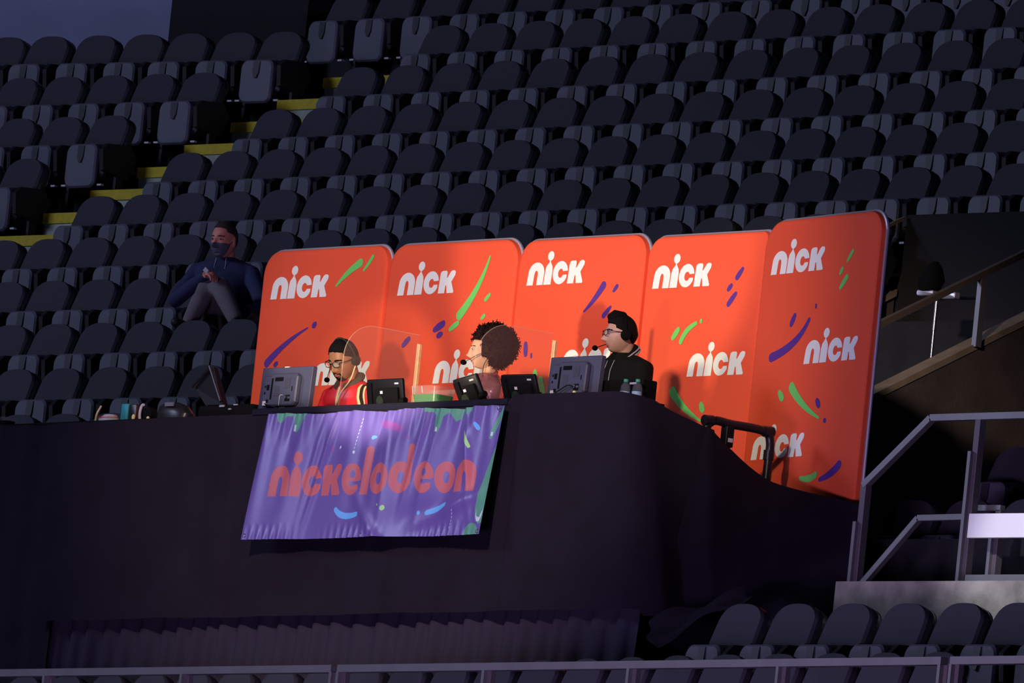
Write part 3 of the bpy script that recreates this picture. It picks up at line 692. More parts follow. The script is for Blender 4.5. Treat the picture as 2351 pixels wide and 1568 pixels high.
drip([(.963, .80), (.970, .86), (.985, .87), (.997, .80), (.995, .85), (.988, .90), (.975, .90), (.966, .86)], 5)
paint([(BW*.955+.09*math.cos(R(a)), -.012+.085*math.sin(R(a))) for a in range(0, 360, 12)], 2)
def bstroke(a, b, mi, r0, m, c, d, r1):
    x0, z0 = q(a, b); xm, zm = q(*m); x1, z1 = q(c, d); paint(blob_outline(x0, z0, r0, xm, zm, x1, z1, r1), mi)
bstroke(.365, .775, 4, .016, (.405, .825), .462, .815, .016)
bstroke(.745, .815, 4, .016, (.785, .79), .815, .755, .016)
bstroke(.713, .816, 4, .013, (.7135, .816), .714, .816, .013)
bstroke(.573, .775, 3, .015, (.576, .775), .579, .775, .015)
bstroke(.552, .748, 3, .006, (.5525, .748), .553, .748, .006)
bstroke(.850, .20, 3, .016, (.865, .25), .885, .315, .010)
bstroke(.890, .135, 4, .010, (.897, .155), .904, .175, .012)
bstroke(.465, .208, 4, .012, (.470, .205), .478, .203, .007)
bstroke(.333, .285, 5, .008, (.3332, .285), .3335, .286, .008)
bstroke(.398, .325, 5, .010, (.3982, .33), .3985, .335, .005)
for k in range(9): bstroke(.408-.0012*k, .06+.028*k, 5, .0018, (.4075-.0012*k, .068+.028*k), .407-.0012*k, .074+.028*k, .0018)
for k in range(6): bstroke(.862-.0012*k, .80+.026*k, 5, .0018, (.8615-.0012*k, .807+.026*k), .861-.0012*k, .812+.026*k, .0018)
bstroke(.495, .095, 6, .022, (.54, .12), .590, .155, .018); bstroke(.30, .28, 6, .010, (.303, .30), .306, .315, .008)
bstroke(.615, .22, 6, .008, (.616, .225), .617, .23, .008)
ww, wo2 = word('nickelodeon', .012)
sc = .862*BW/ww
for g in wo2:
    for li, lp in enumerate(g):
        base = [(BW*.072+(x-.10*z)*sc, BH*(1-.660)+z*.198) for x, z in lp]
        if li == 0: paint(base, 1)
        else:
            P = np.array(base); m_ = in_poly(UU, VV, base); idx[m_] = 0
def bfold(U, V):
    """folds: gathered at the top edge, fanning out; small puckers at the bottom hem"""
    a = V/BH; x = U
    f = .010*np.sin(x*15+1.2*np.sin(x*3.1)+(1-a)*1.5)*(.35+.65*a)+.006*np.sin(x*31+2*np.sin(x*5))*(a**1.5)
    f += .006*np.sin(x*58+3*np.sin(x*4))*np.clip((a-.72)/.28, 0, 1)**1.2
    f += .016*np.sin(x*5.2+.8)*(.4+.6*(1-a))
    f += .0045*np.sin(x*88)*np.clip((.13-a)/.13, 0, 1)*(.5+.5*np.sin(x*7))
    for cx, k, am in ((.73, .18, .020), (.60, .10, .012), (1.66, .12, .012), (1.80, .10, .010), (1.30, -.1, .010), (2.05, -.25, .014)):
        f += am*np.exp(-((x-cx+k*(1-a))/.035)**2)*np.clip(a*1.2+.1, 0, 1)
    f += .020*np.exp(-((a-.16-.35*(x-1.9))/.06)**2)*np.clip((x-1.55)*2, 0, 1)*np.clip((2.42-x)*4, 0, 1)
    f -= .018*np.exp(-(((x-1.75)/.25)**2+((a-.10)/.16)**2))
    f += .015*np.exp(-(((x-1.2+.9*(a-.2))/.06)**2))*np.clip(.45-a, 0, 1)*2
    return f*1.15
gu = np.linspace(0, BW, NU+1); gv = np.linspace(0, BH, NV+1); GU, GV = np.meshgrid(gu, gv)
Fd = bfold(GU, GV)
TL, TR, BL, BR = (np.array(p) for p in ((.734, -2.385, -.850), (3.172, -2.385, -.853), (.733, -2.485, -1.655), (3.19, -2.485, -1.663)))
a_ = (GU/BW)[..., None]; b_ = (GV/BH)[..., None]
Pb = (BL*(1-a_)+BR*a_)*(1-b_)+(TL*(1-a_)+TR*a_)*b_
Pb[..., 1] -= Fd
Pb[..., 2] += .006*np.sin(GU*9)*(GV/BH)
ca, sa = math.cos(A5), math.sin(A5)
Wx = Pb[..., 0]*ca-Pb[..., 1]*sa; Wy = Pb[..., 0]*sa+Pb[..., 1]*ca
verts = np.stack([Wx, Wy, Pb[..., 2]], -1).reshape(-1, 3)
ii, jj = np.meshgrid(np.arange(NU), np.arange(NV)); aa = (jj*(NU+1)+ii)
faces = np.stack([aa, aa+1, aa+NU+2, aa+NU+1], -1).reshape(-1, 4)
me = bpy.data.meshes.new('cloth'); me.vertices.add(len(verts)); me.vertices.foreach_set('co', verts.ravel())
me.loops.add(faces.size); me.loops.foreach_set('vertex_index', faces.ravel()); me.polygons.add(len(faces))
me.polygons.foreach_set('loop_start', np.arange(0, faces.size, 4)); me.update()
me.polygons.foreach_set('use_smooth', np.ones(len(faces), bool))
for m in ('bn_purple', 'bn_orange', 'bn_green', 'bn_lgreen', 'bn_blue', 'bn_white', 'bn_pink'): me.materials.append(M[m])
me.polygons.foreach_set('material_index', idx.ravel()); me.update(calc_edges=True); me.validate()
bn = thing('banner', 'creased purple vinyl banner with orange lettering hanging on the front of the desk', 'banner', (0, 0, 0))
link('cloth', me, bn)
for x, z, y in ((.765, -1.63, -2.50), (1.975, -1.645, -2.50), (3.165, -1.645, -2.50), (.77, -.872, -2.405), (3.13, -.87, -2.405)):
    mb = MB(); c = DF(x, y, z); mb.tube([c+Vector((.011*math.cos(R(a)), 0, .011*math.sin(R(a)))) for a in range(0, 360, 30)], .0035, 6, closed=True); mb.obj('eyelet', 'eyelet', bn)

# ================================================================== DESK EQUIPMENT
DT = -.787   # desk top height
def dthing(name, label, cat, x, y, z=DT, rz=0, group=None): return thing(name, label, cat, DF(x, y, z), A5+rz, group)
def monitor(x, w_, h_, z0, label, cable):
    t = dthing('monitor', label, 'monitor', x, -2.09, DT, 0, 'grey desk monitors seen from behind')
    lean = Matrix.Rotation(R(-2), 4, 'X')
    zb = z0-DT
    mb = MB(); mb.bbox((-w_/2, -.0, zb), (w_/2, .035, zb+h_), .006, 0, lean); mb.obj('case', 'monitor', t)
    mb = MB(); mb.box((-w_/2+.012, .036, zb+.012), (w_/2-.012, .038, zb+h_-.012), 0, lean); mb.obj('screen', 'screen', t, smooth=False)
    mb = MB(); o = [(.145, -.0), (.165, .02), (.165, .185), (.145, .205), (-.10, .205), (-.11, .19), (-.165, .19), (-.185, .17), (-.185, -.0)]
    mb.prism([(p[0], p[1]+zb+.02) for p in o][::1], -.038, 0, .008, 0, lean); hs = mb.obj('rear_housing', 'monitor', t, ang=30)
    mb = MB()
    for a in ((-.065, .165, .02, .19), (-.10, .05, -.085, .185), (-.145, .11, -.12, .145), (-.165, .125, -.155, .14), (-.165, .085, -.155, .10), (-.14, .03, -.115, .05), (.12, .10, .127, .13), (.06, .035, .11, .075)):
        mb.box((a[0], -.0405, zb+.01+a[1]), (a[2], -.036, zb+.01+a[3]), 0, lean)
    mb.obj('vent', 'black2', hs, smooth=False)
    mb = MB(); mb.box((.045, -.0405, zb+.13), (.10, -.0375, zb+.195), 0, lean); mb.box((-.06, -.0405, zb+.08), (-.01, -.0375, zb+.145), 0, lean); mb.obj('panel', 'monitor2', hs, smooth=False)
    mb = MB(); mb.box((-.165, -.043, zb+.022), (-.135, -.038, zb+.05), 0, lean); mb.obj('sticker', 'label', hs, smooth=False)
    mb = MB(); mb.box((-.03, -.004, zb+h_-.004), (.01, .012, zb+h_+.003), 0, lean); mb.obj('badge', 'label', t, smooth=False)
    mb = MB(); mb.tube([(.075, -.046, zb+.07), (.075, -.038, zb+.07)], .010, 10); mb.tube([(.105, -.046, zb+.068), (.105, -.038, zb+.068)], .009, 10); mb.obj('connector', 'eyelet', hs)
    mb = MB(); mb.box((-.10, -.06, 0), (.10, .10, .012)); mb.box((-.03, -.01, .0), (.03, .02, zb+.05)); mb.obj('stand', 'monitor2', t, smooth=False)
    if cable:
        mb = MB(); mb.tube(spline([(.075, -.05, zb+.07), (.03, -.06, zb+.075), (-.04, -.06, zb+.05), (-.10, -.07, zb+.02), (-.16, -.07, .006), (-.19, -.06, .005)]), .004, 6); mb.obj('cable', 'cable', hs)
        mb = MB(); mb.tube(spline([(-.15, -.045, zb+.03), (-.19, -.055, zb+.0), (-.23, -.05, .006)]), .003, 6); mb.obj('cable', 'cable', hs)
        mb = MB(); mb.tube([(.082, -.047, zb+.032), (.082, -.038, zb+.032)], .012, 10); mb.obj('plug', 'cream', hs)
    else:
        mb = MB(); mb.tube(spline([(-.14, -.043, zb+.035), (-.10, -.05, zb+.025), (-.05, -.046, zb+.015), (.0, -.045, zb+.005)]), .0035, 6); mb.obj('cable', 'cable', hs)
        mb = MB(); mb.tube(spline([(.045, -.044, zb+.085), (.02, -.046, zb+.08), (.015, -.045, zb+.02)]), .0018, 6); mb.obj('cable', 'cable_white', hs)
    return t
monitor(.464, .53, .272, -.765, 'left grey computer monitor seen from behind beside the red jacket', False)
monitor(3.432, .51, .266, -.775, 'right grey computer monitor seen from behind with cable loop, beside the black jacket', True)
def tablet(x, y, w_, h_, rz, roll, lean_, label, rail=False):
    t = dthing('touch_monitor', label, 'monitor', x, y, DT, rz, 'small black touch monitors on the desk')
    T = Matrix.Rotation(R(roll), 4, 'Y') @ Matrix.Rotation(R(lean_), 4, 'X')
    T = Matrix.Translation((0, 0, .005)) @ T
    mb = MB(); mb.bbox((-w_/2, 0, .0), (w_/2, .025, h_), .012, 0, T); mb.obj('case', 'black', t)
    mb = MB(); mb.bbox((-w_/2+.10, -.02, .01), (w_/2-.03, .0, h_*.7), .01, 0, T); c = mb.obj('rear_housing', 'black2', t)
    mb = MB(); mb.box((-w_/2+.012, -.012, .02), (-w_/2+.06, .0, h_-.02), 0, T); mb.obj('port_cover', 'black2', t, smooth=False)
    mb = MB(); mb.box((w_/2-.075, -.002, h_-.035), (w_/2-.035, .0, h_-.025), 0, T); mb.obj('badge', 'label', t, smooth=False)
    mb = MB(); mb.box((-.02, -.0225, h_*.50), (.005, -.0195, h_*.60), 0, T); mb.obj('sticker', 'label', t, smooth=False)
    mb = MB(); mb.tube([T @ Vector((-.02, -.03, h_*.25)), T @ Vector((-.02, .0, h_*.25))], .035, 16); mb.obj('hinge', 'head_green', t)
    mb = MB(); mb.tube([T @ Vector((w_/2-.02, -.0, .04)), T @ Vector((w_/2+.025, -.0, .045))], .02, 10); mb.obj('knob', 'black2', t)
    mb = MB(); mb.box((-w_/2+.03, -.06, -.003), (w_/2-.01, .05, .018)); mb.obj('base', 'black', t, smooth=False)
tablet(1.535, -2.08, .365, .182, 0, 0, 12, 'small black touch monitor on the desk by the red sleeve')
tablet(2.435, -2.08, .235, .18, R(0), -9, 26, 'small tilted black touch monitor left of the woman')
tablet(2.93, -2.08, .34, .174, 0, 1, 22, 'wide black touch monitor in front of the woman')
# tub of green slime
t = dthing('slime_tub', 'clear plastic tub half full of green slime beside the wooden batten', 'tub', 1.88, -1.98)
t.scale = (.82, .9, 1)
def tubw(k): return .13+.04*k
mb = MB(); mb.rings([((0, 0, .01), .137, .075), ((0, 0, .088), .158, .090)], 0, 28, p=5); mb.obj('slime', 'slime', t)
mb = MB(); mb.rings([((0, 0, -.0), .142, .08), ((0, 0, .09), .162, .094), ((0, 0, .135), .168, .10), ((0, 0, .141), .175, .106), ((0, 0, .135), .166, .098), ((0, 0, .008), .139, .077)], 0, 28, p=5); mb.obj('tub_body', 'clear', t)
for x in (-.12, .0):
    mb = MB(); mb.tube([(x, -.094, .095), (x-.004, -.104, .137)], .0035, 6); mb.obj('rib', 'label', t)
mb = MB(); mb.add([(0, 0, 0), (.10, -.01, 0), (.055, .02, .03), (.02, .03, 0), (.07, .03, 0)], [(0, 1, 2), (0, 2, 3), (3, 2, 4), (4, 2, 1), (0, 3, 4, 1)])
o = mb.obj('tissue', 'label', smooth=False); o.location = DF(1.98, -2.14, DT); o.rotation_euler = (0, 0, A5); tag(o, 'crumpled white tissue on the desk edge before the green slime', 'tissue')
# battens and clear dividers
def divider(x, yb, yf, zt, zp, blab, plab, cr, pos_in):
    t = dthing('wooden_batten', blab, 'batten', x, yb, DT, 0, 'wooden battens standing on the desk')
    mb = MB(); mb.bbox((-.015, -.008, -.70), (-.001, .010, zt-DT), .002); mb.obj('strip', 'wood', t)
    mb = MB(); mb.bbox((.0015, -.007, -.70), (.0155, .011, zt-DT-.003), .002); mb.obj('strip', 'wood', t)
    mb = MB(); mb.tube([(-.005, -.007, .12), (-.005, -.012, .12)], .006, 10); mb.obj('bolt', 'eyelet', t)
    d = dthing('clear_divider', plab, 'screen', x, yb, DT, 0, 'clear round-cornered dividers between the people')
    o = [(-.01, .0)]; Y0 = yf-yb; Z = zp-DT
    ol = [(-.01, 0), (-.01, Z)]
    for k in range(13):
        a = R(90+90*k/12); ol.append((Y0+cr+cr*math.cos(a), Z-cr+cr*math.sin(a)))
    ol += [(Y0, .0)]
    mb = MB(); V = [(-.002, p[0], p[1]) for p in ol]+[(.002, p[0], p[1]) for p in ol]; n = len(ol)
    mb.add(V, [tuple(range(n)), tuple(reversed(range(n, 2*n)))]+[(i, i+n, (i+1) % n+n, (i+1) % n) for i in range(n)]); mb.obj('pane', 'acrylic', d, smooth=False)
    mb = MB(); mb.tube([(0, p[0], p[1]) for p in ol[1:]], .0028, 6); mb.obj('edge', 'acrylic_edge', d)
divider(.90, -1.40, -1.98, -.255, -.20, 'tall pine batten rising beside the slime tub', 'clear rounded divider sheet right of the man in red', .22, 0)
divider(2.30, -1.40, -2.0, -.272, -.235, 'short-looking pine batten showing behind the right monitor', 'clear rounded divider sheet passing beside the curly-haired woman', .24, 0)
# bottles
for i, (x, y) in enumerate(((4.005, -2.12), (4.098, -2.10))):
    t = dthing('water_bottle', ('left' if i == 0 else 'right')+' one of two small water bottles with green caps on the desk', 'bottle', x, y, DT, 0, 'water bottles with green caps')
    mb = MB(); mb.lathe([(.026, 0), (.031, .006), (.031, .03), (.029, .034), (.031, .038), (.031, .062), (.026, .078), (.013, .094), (.012, .10)], n=18); mb.obj('bottle_body', 'bottle', t)
    mb = MB(); mb.lathe([(.0318, .012), (.0318, .038)], n=18); mb.obj('bottle_label', 'bottle_label', t)
    mb = MB(); mb.lathe([(.015, .097), (.0155, .099), (.0155, .113), (.013, .115)], n=16); mb.obj('cap', 'cap', t)
t = dthing('equipment_case', 'low black case with a small white label on the desk before the black jacket', 'case', 3.86, -2.0)
mb = MB(); mb.bbox((-.27, -.03, 0), (.20, .08, .13), .012, 0); mb.obj('case_body', 'black2', t)
mb = MB(); mb.box((.07, -.034, .098), (.135, -.031, .110)); mb.obj('label_plate', 'tube', t, smooth=False)
t = dthing('pump_bottle', 'small pink bottle with a grey knob at the right corner of the desk', 'bottle', 4.035, -1.93)
mb = MB(); mb.rings([((0, 0, 0), .020, .016), ((0, 0, .03), .024, .018), ((0, 0, .05), .016, .012)], 0, 14); mb.obj('bottle_body', 'pink', t)
mb = MB(); mb.ell((-.012, 0, .075), (.017, .017, .017)); mb.tube([(-.004, 0, .045), (-.012, 0, .07)], .006, 8); mb.obj('knob', 'tube', t)

# things lying behind the drape at the left (on the platform ledge)
LZ = -.80
shelf = MB(); V = [DF(x, y, z) for z in (-.84, -.802) for x, y in ((-2.95, -2.18), (.40, -2.18), (.42, -1.70), (-2.95, -1.70))]
shelf.add(V, [(3, 2, 1, 0), (4, 5, 6, 7), (0, 1, 5, 4), (1, 2, 6, 5), (2, 3, 7, 6), (3, 0, 4, 7)])
for x in (-2.6, -1.2, .3):
    c = DF(x, -1.95, 0); shelf.box((c.x-.03, c.y-.03, -1.53), (c.x+.03, c.y+.03, -.84))
tag(shelf.obj('side_table', 'black2', smooth=False), 'narrow black table behind the drape carrying bags and folders', 'table')
def lthing(name, label, cat, x, y, rz=0): return thing(name, label, cat, DF(x, y, LZ), A5+rz)
t = lthing('shoulder_bag', 'white and red striped bag lying beside the teal folder', 'bag', -1.46, -2.05)
mb = MB(); mb.rings([((0, 0, 0), .085, .04), ((.005, 0, .03), .088, .045), ((.02, 0, .055), .05, .03)], 0, 20); mb.rings([((0, 0, .030), .090, .046), ((.004, 0, .037), .088, .045)], 1, 20); mb.obj('bag_body', ['label', 'red'], t)
mb = MB(); mb.tube(spline([(-.10, -.03, .0), (-.09, -.03, .06), (-.05, -.03, .11)]), .006, 6); mb.obj('strap', 'cream', t)
t = lthing('folder', 'upright teal folder between the striped bag and the white ring', 'folder', -1.31, -2.02)
mb = MB(); mb.bbox((-.035, -.02, 0), (.04, .02, .125), .005); mb.obj('cover', 'teal', t)
mb = MB(); mb.bbox((.042, -.015, 0), (.12, .03, .12), .008); mb.obj('pages', 'seat_shell', t)
t = lthing('headphones', 'pair of black headphones with a bright white band at the drape edge', 'headphones', -1.06, -2.04)
mb = MB(); mb.tube([(-.02+.028*math.cos(R(a)), -.02, .055+.055*math.sin(R(a))) for a in range(80, 285, 15)], .009, 8); mb.obj('band', 'label', t)
mb = MB(); mb.tube([(.03, -.02, .05), (.03, .03, .05)], .045, 16); mb.obj('ear_cup', 'black2', t)
mb = MB(); mb.ell((.06, -.03, .02), (.012, .01, .012)); mb.obj('tag', 'cream', t)
mb = MB(); mb.ell((-.10, -.03, .03), (.014, .01, .02)); mb.obj('tag', 'cream', t)
t = lthing('backpack', 'dark grey backpack slumped beside the open black equipment case', 'bag', -.80, -2.0)
mb = MB(); mb.rings([((0, 0, 0), .16, .07), ((0, 0, .05), .165, .075), ((-.02, 0, .10), .13, .06), ((-.04, 0, .125), .06, .03)], 0, 22); mb.obj('bag_body', 'seat_shell', t)
mb = MB(); mb.box((-.02, -.08, .09), (.07, -.07, .115)); mb.obj('tag', 'seat_pan', t, smooth=False)
t = lthing('folding_display', 'open black folding equipment case with leaning flaps left of the orange backdrop', 'equipment', -.46, -1.93)
mb = MB(); mb.bbox((-.12, -.06, 0), (.47, .06, .10), .02); mb.obj('case_body', 'black2', t)
mb = MB(); mb.add([(-.10, -.02, .11), (.09, -.02, .11), (-.08, -.0, .355), (-.10, -.0, .36), (-.26, 0, .23), (-.10, .02, .11), (.09, .02, .11), (-.08, .03, .355), (-.10, .03, .36), (-.26, .03, .23)],
               [(0, 1, 2, 3, 4), (9, 8, 7, 6, 5), (0, 5, 6, 1), (1, 6, 7, 2), (2, 7, 8, 3), (3, 8, 9, 4), (4, 9, 5, 0)]); mb.obj('panel', 'black', t, smooth=False)
mb = MB(); mb.tube([(-.085, -.03, .36), (.075, -.03, .13)], .009, 8); mb.tube([(-.265, -.02, .235), (-.10, -.02, .35)], .012, 8); mb.obj('strut', 'seat_shell', t)
mb = MB(); mb.box((.12, -.07, .085), (.17, -.062, .098)); mb.box((.27, -.07, .092), (.31, -.062, .10)); mb.box((.22, -.07, .065), (.245, -.062, .075)); mb.obj('button', 'tube', t, smooth=False)
t = lthing('cup', 'pale round cup lid at the far left edge of the drape', 'cup', -2.655, -2.0)
mb = MB(); mb.rings([((0, 0, .05), .07, .05), ((0, 0, .062), .075, .055), ((0, 0, .075), .06, .045)], 0, 20); mb.obj('lid', 'clear', t)
mb = MB(); mb.rings([((0, 0, 0), .05, .035), ((0, 0, .05), .065, .047)], 0, 20); mb.obj('cup_body', 'black2', t)

# cable on floor
mb = MB(); mb.tube(spline([(5.0, -2.3, -2.28), (5.12, -2.35, -2.33), (4.95, -2.55, -2.45), (4.9, -2.65, -2.62)]), .006, 6)
tag(mb.obj('power_cable', 'cable_orange'), 'orange cable trailing out from under the black cloth at lower right', 'cable')

# ================================================================== PEOPLE
def gauss(x, z, cx, cz, sx, sz): return np.exp(-((x-cx)/sx)**2-((z-cz)/sz)**2)
HU, HV = 128, 112
def head_grid(kind):
    th = np.linspace(0, 2*np.pi, HU, endpoint=False); ph = np.linspace(.015, np.pi-.015, HV)
    T, Pp = np.meshgrid(th, ph)
    dx, dy, dz = np.sin(Pp)*np.sin(T), -np.sin(Pp)*np.cos(T), np.cos(Pp)
    # z from crown (.118) to chin (-.118)
    X = .076*np.sign(dx)*np.abs(dx)**.92; Y = .096*dy+.004; Z = .118*dz
    lo = np.clip(-Z/.118, 0, 1)
    Y = np.where(dy < 0, -.096*np.abs(dy)**(1-.50*lo)+.004, Y); X = .076*np.sign(dx)*np.abs(dx)**(.92-.25*lo)
    X = X*(1-(.20 if kind != 'f' else .26)*lo**1.6*1.25)
    front = np.clip(-dy, 0, 1)
    Y = np.where(dy > 0, Y*(1-.38*lo), Y)                   # skull tucks in above the neck
    Y += np.where(dy < 0, -.006*lo**2*front, 0)             # chin forward
    Y = np.where((dy < 0), np.maximum(Y, -.090-.006*np.cos(Z/.118*1.2)), Y)
    fm = np.clip((-dy-.15)/.4, 0, 1)
    d = np.zeros_like(X)
    nz = {'m1': 1.25, 'f': .8, 'm3': 1.05, 'm4': 1.05}[kind]; nl = {'m1': .95, 'f': .95, 'm3': 1.15, 'm4': 1.1}[kind]
    d += .026*nl*gauss(X, Z, 0, -.040, .013*nz, .014)+.015*nl*gauss(X, Z, 0, -.022, .009, .022)+.006*gauss(X, Z, 0, .0, .009, .02)
    for s_ in (-1, 1):
        d += .006*gauss(X, Z, s_*.013*nz, -.045, .008, .008)
        d -= .011*gauss(X, Z, s_*.033, .002, .016, .012)
        d += .004*gauss(X, Z, s_*.030, .022, .022, .008)
        d += .004*gauss(X, Z, s_*.042, -.030, .018, .018)
        d += .0045*gauss(X, Z, s_*.033, .0025, .012, .006)
    lf = 1.35 if kind == 'm1' else 1.0
    d += .0075*lf*gauss(X, Z, 0, -.066, .021, .0045)+.008*lf*gauss(X, Z, 0, -.077, .018, .005)
    d -= .003*gauss(X, Z, 0, -.0715, .022, .002); d -= .005*gauss(X, Z, 0, -.089, .02, .006)
    d += .007*gauss(X, Z, 0, -.104, .022, .014)
    Y = Y-d*fm
    return X, Y, Z, dx, dy, dz, fm
def head_faces():
    F = []
    for j in range(HV-1):
        for i in range(HU): F.append((j*HU+i, j*HU+(i+1) % HU, (j+1)*HU+(i+1) % HU, (j+1)*HU+i))
    F.append(tuple(range(HU-1, -1, -1))); F.append(tuple(range((HV-1)*HU, HV*HU)))
    return F
HF = head_faces()
def patch(kind, maskf, off, name, m, parent, HM, noise=0, nseed=0):
    X, Y, Z, dx, dy, dz, fm = head_grid(kind)
    mk = maskf(X, Y, Z, dx, dy, dz)           # 0..1 thickness mask
    o = off*mk-.006*(mk <= .001)
    if noise:
        r_ = np.random.RandomState(nseed); nn = np.zeros_like(X)
        for k in range(14):
            a = r_.uniform(-1, 1, 3)*90; nn += np.sin(a[0]*X+a[1]*Y+a[2]*Z+r_.uniform(0, 6))/3.5
        o = o+noise*nn*mk
    n = np.stack([X/.076**2, (Y-.004)/.096**2, Z/.118**2], -1); n /= np.linalg.norm(n, axis=-1, keepdims=True)
    P = np.stack([X, Y, Z], -1)+n*o[..., None]
    mkv = (mk > .001).ravel(); F = [f for f in HF[:-2] if any(mkv[i] for i in f)]
    if mk[0].max() > .001: F.append(HF[-2])
    used = sorted({i for f in F for i in f}); mp = {a: b for b, a in enumerate(used)}; P = P.reshape(-1, 3)
    mb = MB(); mb.add([HM @ Vector(P[i]) for i in used], [tuple(mp[i] for i in f) for f in F])
    ob = mb.obj(name, m, parent, ang=180); return ob
def bake(mb, name, m, parent, vox, sm=4):
    me = mb.mesh('tmp', [m]); o = bpy.data.objects.new('tmp', me); col.objects.link(o)
    r = o.modifiers.new('r', 'REMESH'); r.mode = 'VOXEL'; r.voxel_size = vox; r.use_smooth_shade = True
    s_ = o.modifiers.new('s', 'SMOOTH'); s_.factor = .5; s_.iterations = sm
    dg = bpy.context.evaluated_depsgraph_get(); dg.update()
    nm = bpy.data.meshes.new_from_object(o.evaluated_get(dg), depsgraph=dg); nm.name = name
    bpy.data.objects.remove(o); nm.materials.clear(); nm.materials.append(M[m])
    nm.polygons.foreach_set('use_smooth', [True]*len(nm.polygons)); nm.polygons.foreach_set('material_index', [0]*len(nm.polygons))
    return link(name, nm, parent)
def hand(mb, wrist, d, palm_n, s=1, curl=25):
    """wrist point, pointing direction d, palm facing palm_n; s=+1 left hand"""
    d = Vector(d).normalized(); pn = Vector(palm_n); pn = (pn-d*pn.dot(d)).normalized(); sd = d.cross(pn)*s
    c = Vector(wrist)
    mb.capsule([c, c+d*.03, c+d*.075], [.022, .027, .028], 12); mb.capsule([c+d*.06+sd*.024, c+d*.06-sd*.024], .0135, 10)
    for k, (o, ln) in enumerate(((.030, .072), (.010, .080), (-.010, .075), (-.029, .060))):
        p = c+d*.078+sd*o; pts = [p-d*.02, p]; a = 0; q_ = p.copy()
        for seg, f in enumerate((.45, .30, .25)):
            a += R(curl+6*k*.5)*(1 if seg else .6); q_ = q_+(d*math.cos(a)+pn*math.sin(a))*ln*f; pts.append(q_.copy())
        mb.capsule(pts, [.0095, .0092, .0088, .008, .007], 9)
    p = c+d*.018+sd*.026; mb.capsule([p, p+d*.028+sd*.016+pn*.008, p+d*.055+sd*.020+pn*.022], [.012, .0105, .009], 9)
def person(name, label, loc, rz, kind, skin, lean, hpos, yaw, pitch, tilt, hscale, arms, legs, clothes, wid=1.0):
    """root at the hip centre on the seat, facing -Y. hpos = head centre. arms = (elbow, wrist, handdir, palm) left then right"""
    t = thing('person', label, 'person', loc, rz)
    HM = Matrix.Translation(hpos) @ Matrix.Rotation(yaw, 4, 'Z') @ Matrix.Rotation(pitch, 4, 'X') @ Matrix.Rotation(tilt, 4, 'Y') @ Matrix.Scale(hscale, 4)
    TM = Matrix.Rotation(lean, 4, 'X')
    def torso(g):
        return [((0, .01, -.04), .155*wid+g, .105+g), ((0, 0, .05), .165*wid+g, .115+g), ((0, 0, .20), .145*wid+g, .105+g), ((0, -.005, .36), .170*wid+g, .118+g), ((0, 0, .45), .180*wid+g, .105+g), ((0, .008, .505), .150*wid+g, .085+g), ((0, .012, .54), .085+g, .066+g), ((0, .012, .56), .058+g*.4, .056+g*.4)]
    skn = MB(); X, Y, Z, *_ = head_grid(kind); P = np.stack([X, Y, Z], -1).reshape(-1, 3)
    skn.add([HM @ Vector(p) for p in P], HF)
    nb = TM @ Vector((0, .018, .51)); nt = HM @ Vector((0, .034, -.050)); nm_ = nb.lerp(nt, .55)+Vector((0, .006, 0))
    skn.capsule([nb, nm_, nt], [.060 if kind != 'f' else .052, .054 if kind != 'f' else .045, .052 if kind != 'f' else .044], 20)
    for s_ in (-1, 1):
        E4 = HM @ Matrix.Translation((s_*.0755, .012, -.012)) @ Matrix.Rotation(R(s_*22), 4, 'Z')
        skn.ell((0, 0, 0), (.009, .019, .033), 14, 10, 0, E4)
        skn.ell((0, .004, -.024), (.008, .011, .012), 12, 8, 0, E4)
    skn.rings(torso(-.022), 0, 24, TM)
    sleeve = MB(); shr = .062 if kind != 'f' else .048
    for s_, (el, wr, hd, pnm) in zip((1, -1), arms):
        sh = TM @ Vector((s_*.165*wid, .005, .452)); el, wr = Vector(el), Vector(wr)
        skn.capsule([sh, sh.lerp(el, .5), el, el.lerp(wr, .4), wr], [.042, .040, .036, .034, .024], 14)
        hand(skn, wr, hd, pnm, s_)
        if clothes.get('sleeve', 1):
            sleeve.capsule([TM @ Vector((s_*.045, .012, .515)), TM @ Vector((s_*.10*wid, .010, .487)), sh, sh.lerp(el, .5), el, el.lerp(wr, .5), wr.lerp(el, .06)], [.046, .050, shr, shr*.93, shr*.88, shr*.8, .037], 18)
        else:
            sleeve.capsule([TM @ Vector((s_*.09*wid, .005, .49)), sh, sh.lerp(el, .45)], [.040, .052, .050], 18)
    lg = MB()
    for s_, (kn, an, toe) in zip((1, -1), legs):
        hp = Vector((s_*.085, 0, .0)); kn, an, toe = Vector(kn), Vector(an), Vector(toe)
        skn.capsule([hp, hp.lerp(kn, .5), kn, kn.lerp(an, .35), an], [.075, .065, .050, .048, .034], 14)
        lg.capsule([hp, hp.lerp(kn, .5), kn, kn.lerp(an, .35), an.lerp(kn, .04)], [.098, .086, .072, .068, .056], 18)
        skn.capsule([an, an.lerp(toe, .5)+Vector((0, 0, -.03)), toe], [.034, .032, .026], 12)
    lg.rings([((0, .01, -.08), .15*wid, .10), ((0, .01, .0), .172*wid, .13), ((0, 0, .08), .165*wid, .12)], 0, 24)
    body = bake(skn, 'body', skin, t, .0052, 2)
    sleeve.rings(torso(.006), 0, 26, TM)
    top = bake(sleeve, clothes['top_name'], clothes['top'], t, .010, 5)
    if clothes.get('trousers'): bake(lg, 'trousers', clothes['trousers'], t, .011, 5)
